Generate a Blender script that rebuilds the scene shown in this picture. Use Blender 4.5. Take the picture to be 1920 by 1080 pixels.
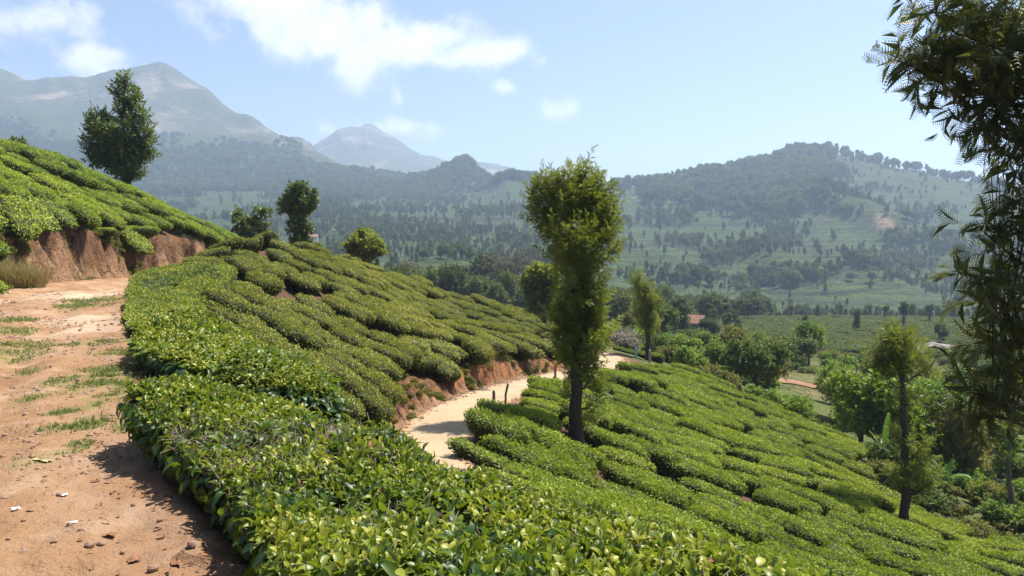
import bpy, math, random
import numpy as np
from mathutils import Vector, Matrix

# ------------------------------------------------------------------ camera, light, exposure
scn = bpy.context.scene
for o in list(bpy.data.objects):
    bpy.data.objects.remove(o)
EYE = 1.65
FPX = 1440.0
PITCH = math.atan(70 / FPX)
cd = bpy.data.cameras.new("camera"); cam = bpy.data.objects.new("camera", cd)
scn.collection.objects.link(cam)
cd.sensor_width = 36.0; cd.lens = 27.0; cd.clip_start = 0.05; cd.clip_end = 30000
cam.location = (0, 0, EYE); cam.rotation_euler = (math.pi / 2 - PITCH, 0, 0)
scn.camera = cam
SUN_EL = math.radians(62)
SUN_AZ = math.radians(60)          # clockwise from +Y (ahead); the sun stands to the right, slightly ahead
SUN = Vector((math.sin(SUN_AZ) * math.cos(SUN_EL), math.cos(SUN_AZ) * math.cos(SUN_EL), math.sin(SUN_EL)))
sl = bpy.data.lights.new("sun", 'SUN'); sl.energy = 5.0; sl.angle = math.radians(0.5); sl.color = (1.0, 0.95, 0.86)
so = bpy.data.objects.new("sun", sl); scn.collection.objects.link(so)
so.rotation_euler = SUN.to_track_quat('Z', 'Y').to_euler(); so.location = (40, 10, 60)
scn.view_settings.view_transform = 'Standard'; scn.view_settings.look = 'None'
scn.view_settings.gamma = 1.0; scn.view_settings.use_curve_mapping = False
scn.view_settings.exposure = 1.15
HAZE = 2.35e-4
HAZE_COL = (0.60, 0.75, 1.0)
SKY_STR = 0.072
scn.cycles.max_bounces = 6; scn.cycles.diffuse_bounces = 3; scn.cycles.glossy_bounces = 2
scn.cycles.transmission_bounces = 4; scn.cycles.transparent_max_bounces = 6; scn.cycles.volume_bounces = 1
scn.cycles.use_denoising = True
scn.cycles.caustics_reflective = False; scn.cycles.caustics_refractive = False

def N(nt, typ, **kw):
    n = nt.nodes.new(typ)
    for k, v in kw.items():
        if k in ('op',): n.operation = v
        elif hasattr(n, k) and k not in n.inputs: setattr(n, k, v)
        else: n.inputs[k].default_value = v
    return n

world = bpy.data.worlds.new("World"); scn.world = world; world.use_nodes = True
wt = world.node_tree; wt.nodes.clear()
wo = wt.nodes.new('ShaderNodeOutputWorld'); bg = wt.nodes.new('ShaderNodeBackground')
sky = wt.nodes.new('ShaderNodeTexSky'); sky.sky_type = 'NISHITA'; sky.sun_disc = False
sky.sun_elevation = SUN_EL; sky.sun_rotation = SUN_AZ; sky.altitude = 1200; sky.air_density = 1.0; sky.dust_density = 2.6; sky.ozone_density = 2.0
bg.inputs['Strength'].default_value = SKY_STR
tc = wt.nodes.new('ShaderNodeTexCoord')
wn = N(wt, 'ShaderNodeTexNoise', Scale=11.0, Detail=10.0, Roughness=0.58); wt.links.new(tc.outputs['Generated'], wn.inputs['Vector'])
wn2 = N(wt, 'ShaderNodeTexNoise', Scale=30.0, Detail=5.0, Roughness=0.6); wt.links.new(tc.outputs['Generated'], wn2.inputs['Vector'])
def math_node(nt, op, a, b=None, c=None, clamp=False):
    n = nt.nodes.new('ShaderNodeMath'); n.operation = op; n.use_clamp = clamp
    for i, v in enumerate((a, b, c)):
        if v is None: continue
        if isinstance(v, (int, float)): n.inputs[i].default_value = v
        else: nt.links.new(v, n.inputs[i])
    return n.outputs[0]
def cloud_blob(px, py, rx, ry, rot=0.0, amp=1.0):
    d = Vector(((px - 960) / FPX, 1.0, (470 - py) / FPX)).normalized()
    m = wt.nodes.new('ShaderNodeVectorMath'); m.operation = 'SUBTRACT'
    wt.links.new(tc.outputs['Generated'], m.inputs[0]); m.inputs[1].default_value = d
    mp = wt.nodes.new('ShaderNodeMapping'); mp.vector_type = 'POINT'
    mp.inputs['Rotation'].default_value = (0, rot, 0)
    wt.links.new(m.outputs[0], mp.inputs['Vector'])
    sc = wt.nodes.new('ShaderNodeVectorMath'); sc.operation = 'MULTIPLY'
    wt.links.new(mp.outputs[0], sc.inputs[0]); sc.inputs[1].default_value = (FPX / rx, 2.5, FPX / ry)
    ln = wt.nodes.new('ShaderNodeVectorMath'); ln.operation = 'LENGTH'; wt.links.new(sc.outputs[0], ln.inputs[0])
    f = math_node(wt, 'SUBTRACT', 1.0, ln.outputs['Value'])
    f = math_node(wt, 'MAXIMUM', f, -1.0)
    return math_node(wt, 'MULTIPLY', f, amp)
blobs = [(520, 8, 170, 70, 0, 1.0), (610, 65, 200, 90, 0, 1.05), (740, 95, 200, 62, 0.12, 1.05), (880, 112, 130, 42, 0.1, 0.95), (640, 140, 100, 45, 0, 0.7),
         (430, 70, 60, 35, 0, 0.6), (110, 45, 125, 50, 0.1, 0.8), (10, 45, 60, 45, 0, 0.7), (175, 105, 55, 38, 0, 0.7), (1048, 208, 52, 40, 0.2, 0.62),
         (955, 168, 40, 22, 0, 0.5), (762, 240, 55, 20, 0, 0.5), (605, 245, 60, 26, 0, 0.5), (1020, 118, 50, 26, 0, 0.5), (750, 182, 18, 24, 0, 0.45),
         (-500, 60, 260, 90, 0, 1.0), (-900, -100, 300, 140, 0, 1.0), (2700, 0, 300, 110, 0, 0.9), (600, -700, 400, 260, 0, 0.9), (1700, -900, 350, 220, 0, 0.9)]
acc = None
for b in blobs:
    o_ = cloud_blob(*b)
    acc = o_ if acc is None else math_node(wt, 'MAXIMUM', acc, o_)
nz = math_node(wt, 'MULTIPLY', math_node(wt, 'SUBTRACT', wn.outputs['Fac'], 0.5), 2.3)
nz2 = math_node(wt, 'MULTIPLY', math_node(wt, 'SUBTRACT', wn2.outputs['Fac'], 0.5), 1.0)
cl = math_node(wt, 'ADD', math_node(wt, 'ADD', acc, nz), nz2)
mr = wt.nodes.new('ShaderNodeMapRange'); mr.interpolation_type = 'SMOOTHSTEP'
wt.links.new(cl, mr.inputs['Value']); mr.inputs['From Min'].default_value = 0.02; mr.inputs['From Max'].default_value = 0.75
mr.inputs['To Max'].default_value = 0.92
mixc = wt.nodes.new('ShaderNodeMix'); mixc.data_type = 'RGBA'
wt.links.new(mr.outputs[0], mixc.inputs['Factor']); wt.links.new(sky.outputs[0], mixc.inputs['A'])
cramp = wt.nodes.new('ShaderNodeMapRange'); wt.links.new(cl, cramp.inputs['Value'])
cramp.inputs['From Min'].default_value = 0.1; cramp.inputs['From Max'].default_value = 1.3; cramp.inputs['To Min'].default_value = 6.9; cramp.inputs['To Max'].default_value = 8.5
comb = wt.nodes.new('ShaderNodeCombineColor')
wt.links.new(cramp.outputs[0], comb.inputs[0]); wt.links.new(cramp.outputs[0], comb.inputs[1])
wt.links.new(math_node(wt, 'MULTIPLY', cramp.outputs[0], 1.02), comb.inputs[2])
wt.links.new(comb.outputs[0], mixc.inputs['B'])
wt.links.new(mixc.outputs['Result'], bg.inputs['Color']); wt.links.new(bg.outputs[0], wo.inputs['Surface'])

# ------------------------------------------------------------------ helpers
rng = np.random.default_rng(11)
def W(px, py, d):
    """the point seen at photo pixel (px,py) standing d metres ahead"""
    a = (px - 960) / FPX; b = (540 - py) / FPX
    s, c = math.sin(PITCH), math.cos(PITCH)
    v = np.array([a, b * s + c, b * c - s]); v = v * (d / v[1])
    return np.array([v[0], v[1], v[2] + EYE])
def PX(x, y, z):
    s, c = math.sin(PITCH), math.cos(PITCH)
    z = z - EYE
    f = y * c - z * s; u = y * s + z * c
    f = np.where(np.abs(f) < 1e-3, 1e-3, f)
    return 960 + FPX * x / f, 540 - FPX * u / f, f

def _hash(ix, iy, iz, seed):
    h = (ix.astype(np.uint32) * np.uint32(374761393) + iy.astype(np.uint32) * np.uint32(668265263) + iz.astype(np.uint32) * np.uint32(2147483647) + np.uint32(seed * 1013904223 & 0xffffffff))
    h = (h ^ (h >> np.uint32(13))) * np.uint32(1274126177)
    h = h ^ (h >> np.uint32(16))
    return h.astype(np.float64) / 4294967295.0
def noise3(x, y, z, seed=0):
    x = np.asarray(x, float); y = np.asarray(y, float); z = np.asarray(z, float)
    x, y, z = np.broadcast_arrays(x, y, z)
    xi = np.floor(x).astype(np.int64); yi = np.floor(y).astype(np.int64); zi = np.floor(z).astype(np.int64)
    fx = x - xi; fy = y - yi; fz = z - zi
    fx = fx * fx * (3 - 2 * fx); fy = fy * fy * (3 - 2 * fy); fz = fz * fz * (3 - 2 * fz)
    r = 0
    for dx in (0, 1):
        for dy in (0, 1):
            for dz in (0, 1):
                w = (fx if dx else 1 - fx) * (fy if dy else 1 - fy) * (fz if dz else 1 - fz)
                r = r + w * _hash(xi + dx, yi + dy, zi + dz, seed)
    return r * 2 - 1
def noise2(x, y, seed=0):
    x = np.asarray(x, float); y = np.asarray(y, float)
    x, y = np.broadcast_arrays(x, y)
    xi = np.floor(x).astype(np.int64); yi = np.floor(y).astype(np.int64)
    fx = x - xi; fy = y - yi
    fx = fx * fx * (3 - 2 * fx); fy = fy * fy * (3 - 2 * fy)
    zz = np.zeros_like(xi)
    h = lambda a, b: _hash(xi + a, yi + b, zz, seed)
    return ((h(0, 0) * (1 - fx) + h(1, 0) * fx) * (1 - fy) + (h(0, 1) * (1 - fx) + h(1, 1) * fx) * fy) * 2 - 1
def fbm(x, y, octv=4, seed=0, gain=0.5):
    r = 0; a = 1.0; f = 1.0; t = 0
    for i in range(octv):
        r = r + a * noise2(np.asarray(x) * f + 17.3 * i, np.asarray(y) * f - 9.1 * i, seed + i); t += a; a *= gain; f *= 2.03
    return r / t
def ss(t):
    t = np.clip(t, 0, 1); return t * t * (3 - 2 * t)

def mesh_from(name, V, F, mats=(), attrs=None, smooth=True, matidx=None):
    """mesh from numpy arrays; F is (n,3) or (n,4)"""
    V = np.ascontiguousarray(V, dtype=np.float32); F = np.ascontiguousarray(F, dtype=np.int32)
    me = bpy.data.meshes.new(name); k = F.shape[1]
    me.vertices.add(len(V)); me.vertices.foreach_set('co', V.ravel())
    me.loops.add(F.size); me.loops.foreach_set('vertex_index', F.ravel())
    me.polygons.add(len(F)); me.polygons.foreach_set('loop_start', np.arange(0, F.size, k, dtype=np.int32))
    for m in mats: me.materials.append(m)
    if matidx is not None: me.polygons.foreach_set('material_index', np.asarray(matidx, dtype=np.int32))
    me.polygons.foreach_set('use_smooth', np.full(len(F), smooth, dtype=bool))
    for an, av in (attrs or {}).items():
        at = me.attributes.new(an, 'FLOAT', 'POINT'); at.data.foreach_set('value', np.ascontiguousarray(av, dtype=np.float32))
    me.update(calc_edges=True)
    return me
COL = scn.collection
def link(name, data, parent=None, loc=None, mat4=None):
    o = bpy.data.objects.new(name, data); COL.objects.link(o)
    if parent is not None: o.parent = parent
    if loc is not None: o.location = loc
    if mat4 is not None: o.matrix_world = mat4
    return o
def tag(o, label=None, cat=None, group=None, kind=None):
    if label: o['label'] = label
    if cat: o['category'] = cat
    if group: o['group'] = group
    if kind: o['kind'] = kind
    return o
class Acc:
    """collects triangle soups with attributes"""
    def __init__(s): s.v = []; s.f = []; s.a = {}; s.n = 0; s.m = []
    def add(s, V, F, mi=0, **at):
        V = np.asarray(V, float); F = np.asarray(F, int)
        if F.shape[1] == 4: F = np.concatenate([F[:, [0, 1, 2]], F[:, [0, 2, 3]]])
        s.v.append(V); s.f.append(F + s.n); s.n += len(V); s.m.append(np.full(len(F), mi))
        for k in set(list(s.a) + list(at)):
            if k not in s.a: s.a[k] = [np.zeros(s.n - len(V))] if s.n > len(V) else []
            s.a[k].append(np.broadcast_to(np.asarray(at.get(k, 0.0), float), (len(V),)))
    def mesh(s, name, mats, smooth=True):
        return mesh_from(name, np.concatenate(s.v), np.concatenate(s.f), mats, {k: np.concatenate(v) for k, v in s.a.items()}, smooth, np.concatenate(s.m))
def norm(v): return v / np.maximum(np.linalg.norm(v, axis=-1, keepdims=True), 1e-9)
def frames(d, n):
    """rotation matrices whose local Y is d and local Z is near n"""
    d = norm(d); x = norm(np.cross(d, n)); z = np.cross(x, d)
    return np.stack([x, d, z], axis=-1)
def bake(tv, tf, pos, R, sc):
    n = len(pos); k = len(tv)
    sc = np.asarray(sc, float)
    if sc.ndim == 1: sc = sc[:, None, None]
    else: sc = sc[:, None, :]
    V = np.einsum('nij,nkj->nki', R, tv[None] * sc) + pos[:, None, :]
    F = (tf[None] + (np.arange(n) * k)[:, None, None]).reshape(-1, tf.shape[1])
    return V.reshape(-1, 3), F
def tube(pts, rad, seg=6, cap=True):
    pts = np.asarray(pts, float); rad = np.asarray(rad, float); n = len(pts)
    t = norm(np.gradient(pts, axis=0)); ref = np.array([0.31, 0.95, 0.05])
    u = norm(np.cross(t, ref)); w = np.cross(t, u)
    a = np.linspace(0, 2 * math.pi, seg, endpoint=False)
    V = pts[:, None] + rad[:, None, None] * (np.cos(a)[None, :, None] * u[:, None] + np.sin(a)[None, :, None] * w[:, None])
    i = np.arange(n - 1)[:, None] * seg; j = np.arange(seg)[None]; jn = (j + 1) % seg
    F = np.stack([i + j, i + jn, i + seg + jn, i + seg + j], -1).reshape(-1, 4)
    V = V.reshape(-1, 3); F = np.concatenate([F[:, [0, 1, 2]], F[:, [0, 2, 3]]])
    if cap:
        V = np.concatenate([V, pts[-1:] + t[-1:] * rad[-1] * 0.5])
        b = (n - 1) * seg
        F = np.concatenate([F, np.stack([b + np.arange(seg), b + (np.arange(seg) + 1) % seg, np.full(seg, n * seg)], -1)])
    return V, F
def grid_faces(nu, nv):
    i = np.arange(nu - 1)[:, None] * nv; j = np.arange(nv - 1)[None]
    return np.stack([i + j, i + nv + j, i + nv + j + 1, i + j + 1], -1).reshape(-1, 4)
def box(x0, y0, z0, x1, y1, z1):
    V = np.array([[x, y, z] for x in (x0, x1) for y in (y0, y1) for z in (z0, z1)], float)
    F = np.array([[0, 1, 3, 2], [4, 6, 7, 5], [0, 4, 5, 1], [2, 3, 7, 6], [0, 2, 6, 4], [1, 5, 7, 3]])
    return V, F

# ------------------------------------------------------------------ materials
def new_mat(name):
    m = bpy.data.materials.new(name); m.use_nodes = True
    nt = m.node_tree; b = nt.nodes['Principled BSDF']; return m, nt, b
def ramp(nt, src, stops):
    r = nt.nodes.new('ShaderNodeValToRGB'); e = r.color_ramp.elements
    while len(e) > 1: e.remove(e[-1])
    e[0].position = stops[0][0]; e[0].color = (*stops[0][1], 1)
    for p, c in stops[1:]:
        q = e.new(p); q.color = (*c, 1)
    nt.links.new(src, r.inputs[0]); return r.outputs[0]
def attr(nt, name):
    a = nt.nodes.new('ShaderNodeAttribute'); a.attribute_name = name; return a.outputs['Fac']
def mix(nt, f, a, b, blend='MIX'):
    m = nt.nodes.new('ShaderNodeMix'); m.data_type = 'RGBA'; m.blend_type = blend
    for s, v in (('Factor', f), ('A', a), ('B', b)):
        if isinstance(v, (int, float)): m.inputs[s].default_value = v
        elif isinstance(v, tuple): m.inputs[s].default_value = (*v, 1)
        else: nt.links.new(v, m.inputs[s])
    return m.outputs['Result']
def noise_tex(nt, scale, detail=4, rough=0.55, vec=None, dist=0.0):
    n = N(nt, 'ShaderNodeTexNoise', Scale=scale, Detail=detail, Roughness=rough, Distortion=dist)
    if vec is not None: nt.links.new(vec, n.inputs['Vector'])
    return n.outputs['Fac']
def geo_pos(nt):
    return nt.nodes.new('ShaderNodeNewGeometry').outputs['Position']
def bump(nt, b, h, strength=0.5, dist=0.02, prev=None):
    n = nt.nodes.new('ShaderNodeBump'); n.inputs['Strength'].default_value = strength; n.inputs['Distance'].default_value = dist
    nt.links.new(h, n.inputs['Height'])
    if prev is not None: nt.links.new(prev, n.inputs['Normal'])
    nt.links.new(n.outputs[0], b.inputs['Normal']); return n.outputs[0]
def leaf_mat(name, stops, rough=0.42, trans=0.3, tcol=(0.22, 0.33, 0.03), spec=0.5, objvar=0.25):
    m, nt, b = new_mat(name)
    oi = nt.nodes.new('ShaderNodeObjectInfo').outputs['Random']
    t = attr(nt, 'tint')
    f = math_node(nt, 'ADD', t, math_node(nt, 'MULTIPLY', math_node(nt, 'SUBTRACT', oi, 0.5), objvar), clamp=True)
    c = ramp(nt, f, stops)
    nt.links.new(c, b.inputs['Base Color']); b.inputs['Roughness'].default_value = rough; b.inputs['Specular IOR Level'].default_value = spec
    tr = nt.nodes.new('ShaderNodeBsdfTranslucent')
    tcn = mix(nt, 0.55, c, tcol); nt.links.new(tcn, tr.inputs['Color'])
    ms = nt.nodes.new('ShaderNodeMixShader'); ms.inputs[0].default_value = trans
    nt.links.new(b.outputs[0], ms.inputs[1]); nt.links.new(tr.outputs[0], ms.inputs[2])
    nt.links.new(ms.outputs[0], nt.nodes['Material Output'].inputs['Surface'])
    return m
def simple(name, col, rough=0.85, col2=None, scale=8.0, bstr=0.0, bdist=0.01, spec=0.3):
    m, nt, b = new_mat(name); b.inputs['Roughness'].default_value = rough; b.inputs['Specular IOR Level'].default_value = spec
    tcn = nt.nodes.new('ShaderNodeTexCoord').outputs['Object']
    n = noise_tex(nt, scale, 6, 0.62, tcn)
    c = ramp(nt, n, [(0.3, col2 or tuple(x * 0.6 for x in col)), (0.7, col)])
    nt.links.new(c, b.inputs['Base Color'])
    if bstr: bump(nt, b, n, bstr, bdist)
    return m
M = {}
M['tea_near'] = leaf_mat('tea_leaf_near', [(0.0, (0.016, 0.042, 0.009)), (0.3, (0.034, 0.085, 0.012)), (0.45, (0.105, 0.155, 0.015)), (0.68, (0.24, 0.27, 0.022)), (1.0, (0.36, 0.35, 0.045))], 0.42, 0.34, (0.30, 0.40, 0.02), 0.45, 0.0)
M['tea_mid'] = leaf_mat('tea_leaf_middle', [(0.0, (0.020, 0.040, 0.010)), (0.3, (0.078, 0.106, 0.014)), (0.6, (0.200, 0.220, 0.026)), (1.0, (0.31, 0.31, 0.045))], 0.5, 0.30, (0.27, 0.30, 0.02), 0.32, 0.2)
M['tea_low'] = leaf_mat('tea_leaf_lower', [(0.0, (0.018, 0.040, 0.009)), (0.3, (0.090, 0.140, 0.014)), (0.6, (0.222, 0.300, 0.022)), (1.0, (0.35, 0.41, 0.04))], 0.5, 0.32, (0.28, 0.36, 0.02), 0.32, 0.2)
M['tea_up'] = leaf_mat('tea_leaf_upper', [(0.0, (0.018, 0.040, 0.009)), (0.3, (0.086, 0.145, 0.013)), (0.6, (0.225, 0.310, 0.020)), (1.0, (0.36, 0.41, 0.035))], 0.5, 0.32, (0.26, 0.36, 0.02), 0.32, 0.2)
M['tea_far'] = leaf_mat('tea_leaf_far', [(0.0, (0.025, 0.050, 0.012)), (0.4, (0.080, 0.125, 0.02)), (1.0, (0.16, 0.20, 0.03))], 0.6, 0.2, (0.24, 0.3, 0.03), 0.3, 0.3)
M['oak'] = leaf_mat('silver_oak_leaf', [(0.0, (0.03, 0.06, 0.012)), (0.4, (0.09, 0.135, 0.018)), (0.8, (0.175, 0.215, 0.03)), (1.0, (0.28, 0.30, 0.08))], 0.48, 0.48, (0.34, 0.38, 0.02), 0.4, 0.1)
M['oak_dark'] = leaf_mat('silver_oak_leaf_dark', [(0.0, (0.022, 0.040, 0.010)), (0.6, (0.060, 0.082, 0.016)), (1.0, (0.13, 0.14, 0.028))], 0.5, 0.32, (0.2, 0.24, 0.03), 0.4, 0.1)
M['hilltree'] = leaf_mat('round_leaf_dark', [(0.0, (0.03, 0.06, 0.013)), (0.5, (0.08, 0.125, 0.02)), (1.0, (0.17, 0.21, 0.03))], 0.42, 0.34, (0.2, 0.28, 0.03), 0.5, 0.1)
M['shrub_a'] = leaf_mat('shrub_leaf_bright', [(0.0, (0.045, 0.085, 0.012)), (0.5, (0.15, 0.235, 0.020)), (1.0, (0.30, 0.37, 0.04))], 0.45, 0.42, (0.24, 0.38, 0.03), 0.45, 0.3)
M['shrub_b'] = leaf_mat('shrub_leaf_olive', [(0.0, (0.055, 0.07, 0.015)), (0.5, (0.15, 0.165, 0.03)), (0.9, (0.28, 0.25, 0.055)), (1.0, (0.25, 0.15, 0.04))], 0.55, 0.42, (0.25, 0.26, 0.04), 0.35, 0.3)
M['shrub_c'] = leaf_mat('shrub_leaf_dark', [(0.0, (0.028, 0.052, 0.012)), (0.6, (0.08, 0.125, 0.02)), (1.0, (0.16, 0.205, 0.03))], 0.5, 0.42, (0.16, 0.24, 0.03), 0.4, 0.3)
M['flower'] = leaf_mat('pale_blossom', [(0.0, (0.07, 0.09, 0.03)), (0.55, (0.16, 0.15, 0.08)), (0.8, (0.36, 0.31, 0.25)), (1.0, (0.46, 0.40, 0.34))], 0.6, 0.2, (0.4, 0.35, 0.3), 0.3, 0.1)
M['far_tree'] = leaf_mat('distant_leaf', [(0.0, (0.032, 0.055, 0.020)), (0.5, (0.080, 0.112, 0.030)), (1.0, (0.17, 0.19, 0.055))], 0.7, 0.25, (0.2, 0.26, 0.05), 0.2, 0.9)
M['bare'] = leaf_mat('thin_grey_leaf', [(0.0, (0.10, 0.085, 0.06)), (1.0, (0.19, 0.17, 0.11))], 0.8, 0.2, (0.2, 0.18, 0.08), 0.2, 0.2)
M['banana'] = leaf_mat('banana_leaf', [(0.0, (0.05, 0.12, 0.02)), (1.0, (0.11, 0.22, 0.03))], 0.4, 0.35, (0.24, 0.42, 0.03), 0.45, 0.1)
M['grass'] = leaf_mat('grass_blade', [(0.0, (0.06, 0.10, 0.02)), (0.6, (0.13, 0.17, 0.035)), (1.0, (0.30, 0.25, 0.09))], 0.6, 0.3, (0.26, 0.3, 0.05), 0.3, 0.1)
M['straw'] = leaf_mat('dry_grass_blade', [(0.0, (0.17, 0.13, 0.05)), (0.6, (0.32, 0.25, 0.10)), (1.0, (0.20, 0.22, 0.06))], 0.7, 0.3, (0.4, 0.3, 0.1), 0.3, 0.1)
M['scrub'] = leaf_mat('dry_weed', [(0.0, (0.07, 0.05, 0.025)), (0.6, (0.17, 0.12, 0.06)), (0.9, (0.26, 0.19, 0.09)), (1.0, (0.10, 0.12, 0.03))], 0.8, 0.15, (0.25, 0.18, 0.08), 0.2, 0.0)
M['bark'] = simple('bark_brown', (0.085, 0.065, 0.05), 0.9, (0.035, 0.027, 0.021), 14, 0.9, 0.03)
M['bark_pale'] = simple('bark_grey', (0.17, 0.145, 0.115), 0.9, (0.07, 0.058, 0.045), 14, 0.8, 0.02)
M['twig'] = simple('twig_pale', (0.26, 0.21, 0.14), 0.85, (0.13, 0.10, 0.06), 20)
M['core'] = simple('dark_shade_core', (0.022, 0.032, 0.012), 0.95, (0.035, 0.028, 0.016), 9)  # solid hull under the leaves; inner shade is put into its dark colour
M['dead_leaf'] = simple('dead_leaf', (0.30, 0.13, 0.055), 0.8, (0.14, 0.07, 0.04), 12)

def mat_ground():
    m, nt, b = new_mat('hillside_earth'); b.inputs['Roughness'].default_value = 0.95; b.inputs['Specular IOR Level'].default_value = 0.15
    p = geo_pos(nt)
    n1 = noise_tex(nt, 0.9, 6, 0.6, p); n2 = noise_tex(nt, 9.0, 6, 0.65, p); n3 = noise_tex(nt, 3.0, 4, 0.6, p, 0.6)
    soil = ramp(nt, n2, [(0.3, (0.075, 0.045, 0.028)), (0.7, (0.17, 0.10, 0.06))])
    st = nt.nodes.new('ShaderNodeMapping'); nt.links.new(p, st.inputs['Vector']); st.inputs['Scale'].default_value = (2.2, 2.2, 0.55)
    streak = noise_tex(nt, 1.3, 6, 0.62, st.outputs[0], 0.4)
    bank = ramp(nt, streak, [(0.32, (0.060, 0.034, 0.021)), (0.45, (0.13, 0.066, 0.038)), (0.53, (0.28, 0.115, 0.046)), (0.64, (0.42, 0.165, 0.06))])
    bank = mix(nt, math_node(nt, 'MULTIPLY', math_node(nt, 'SUBTRACT', n2, 0.45, clamp=True), 1.6), bank, (0.22, 0.16, 0.085))
    bank = mix(nt, math_node(nt, 'MULTIPLY', attr(nt, 'brown'), 0.75), bank, ramp(nt, n2, [(0.3, (0.055, 0.036, 0.024)), (0.5, (0.13, 0.078, 0.047)), (0.7, (0.22, 0.125, 0.07))]))
    grass = ramp(nt, n2, [(0.3, (0.05, 0.07, 0.02)), (0.55, (0.10, 0.12, 0.035)), (0.75, (0.19, 0.17, 0.07))])
    verge = ramp(nt, n3, [(0.35, (0.23, 0.125, 0.07)), (0.65, (0.32, 0.19, 0.105))])
    c = mix(nt, attr(nt, 'grass'), soil, grass)
    fb = math_node(nt, 'ADD', attr(nt, 'bank'), math_node(nt, 'MULTIPLY', math_node(nt, 'SUBTRACT', n3, 0.5), 0.5), clamp=True)
    c = mix(nt, fb, c, bank)
    fv = math_node(nt, 'MULTIPLY', attr(nt, 'verge'), math_node(nt, 'ADD', n3, 0.45), clamp=True)
    c = mix(nt, fv, c, verge)
    nt.links.new(c, b.inputs['Base Color'])
    q = bump(nt, b, streak, 1.0, 0.25); bump(nt, b, n2, 1.0, 0.10, q)
    return m
def mat_path():
    m, nt, b = new_mat('dry_red_dirt'); b.inputs['Roughness'].default_value = 0.95; b.inputs['Specular IOR Level'].default_value = 0.12
    p = geo_pos(nt)
    n1 = noise_tex(nt, 0.55, 5, 0.6, p, 0.3); n2 = noise_tex(nt, 4.0, 6, 0.65, p); n3 = noise_tex(nt, 38.0, 5, 0.7, p); n4 = noise_tex(nt, 1.8, 5, 0.6, p)
    c = ramp(nt, n1, [(0.32, (0.215, 0.110, 0.056)), (0.48, (0.300, 0.176, 0.092)), (0.66, (0.345, 0.222, 0.142))])
    c = mix(nt, math_node(nt, 'MULTIPLY', math_node(nt, 'SUBTRACT', n2, 0.5, clamp=True), 2.2), c, (0.25, 0.135, 0.075))
    c = mix(nt, math_node(nt, 'MULTIPLY', math_node(nt, 'SUBTRACT', n4, 0.52, clamp=True), 5.0, clamp=True), c, (0.39, 0.27, 0.18))
    c = mix(nt, math_node(nt, 'MULTIPLY', math_node(nt, 'SUBTRACT', n3, 0.62, clamp=True), 5.0, clamp=True), c, (0.50, 0.39, 0.29))
    c = mix(nt, math_node(nt, 'MULTIPLY', math_node(nt, 'SUBTRACT', 0.38, n3, clamp=True), 4.0, clamp=True), c, (0.20, 0.11, 0.065))
    c = mix(nt, math_node(nt, 'MULTIPLY', attr(nt, 'pale'), 0.85), c, (0.47, 0.36, 0.25))
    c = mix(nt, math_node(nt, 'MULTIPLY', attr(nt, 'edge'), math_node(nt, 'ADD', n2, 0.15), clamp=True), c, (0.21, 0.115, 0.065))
    gf = math_node(nt, 'MULTIPLY', attr(nt, 'green'), math_node(nt, 'MULTIPLY', math_node(nt, 'SUBTRACT', n2, 0.35, clamp=True), 3.0), clamp=True)
    c = mix(nt, gf, c, (0.19, 0.18, 0.06))
    nt.links.new(c, b.inputs['Base Color'])
    q = bump(nt, b, n2, 0.9, 0.07); q = bump(nt, b, n4, 0.6, 0.10, q); bump(nt, b, n3, 1.0, 0.018, q)
    return m
def mat_road():
    m, nt, b = new_mat('dusty_concrete'); b.inputs['Roughness'].default_value = 0.9; b.inputs['Specular IOR Level'].default_value = 0.2
    p = geo_pos(nt)
    n1 = noise_tex(nt, 0.8, 5, 0.6, p); n2 = noise_tex(nt, 14, 5, 0.7, p)
    c = ramp(nt, n1, [(0.3, (0.32, 0.235, 0.142)), (0.7, (0.40, 0.31, 0.20))])
    c = mix(nt, math_node(nt, 'MULTIPLY', math_node(nt, 'SUBTRACT', n2, 0.5, clamp=True), 1.5), c, (0.36, 0.25, 0.15))
    c = mix(nt, attr(nt, 'edge'), c, ramp(nt, n2, [(0.3, (0.27, 0.135, 0.064)), (0.7, (0.36, 0.21, 0.12))]))
    c = mix(nt, math_node(nt, 'MULTIPLY', attr(nt, 'wheel'), math_node(nt, 'ADD', n1, -0.1), clamp=True), c, (0.29, 0.215, 0.14))
    nt.links.new(c, b.inputs['Base Color']); bump(nt, b, n2, 0.5, 0.015)
    return m
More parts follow.
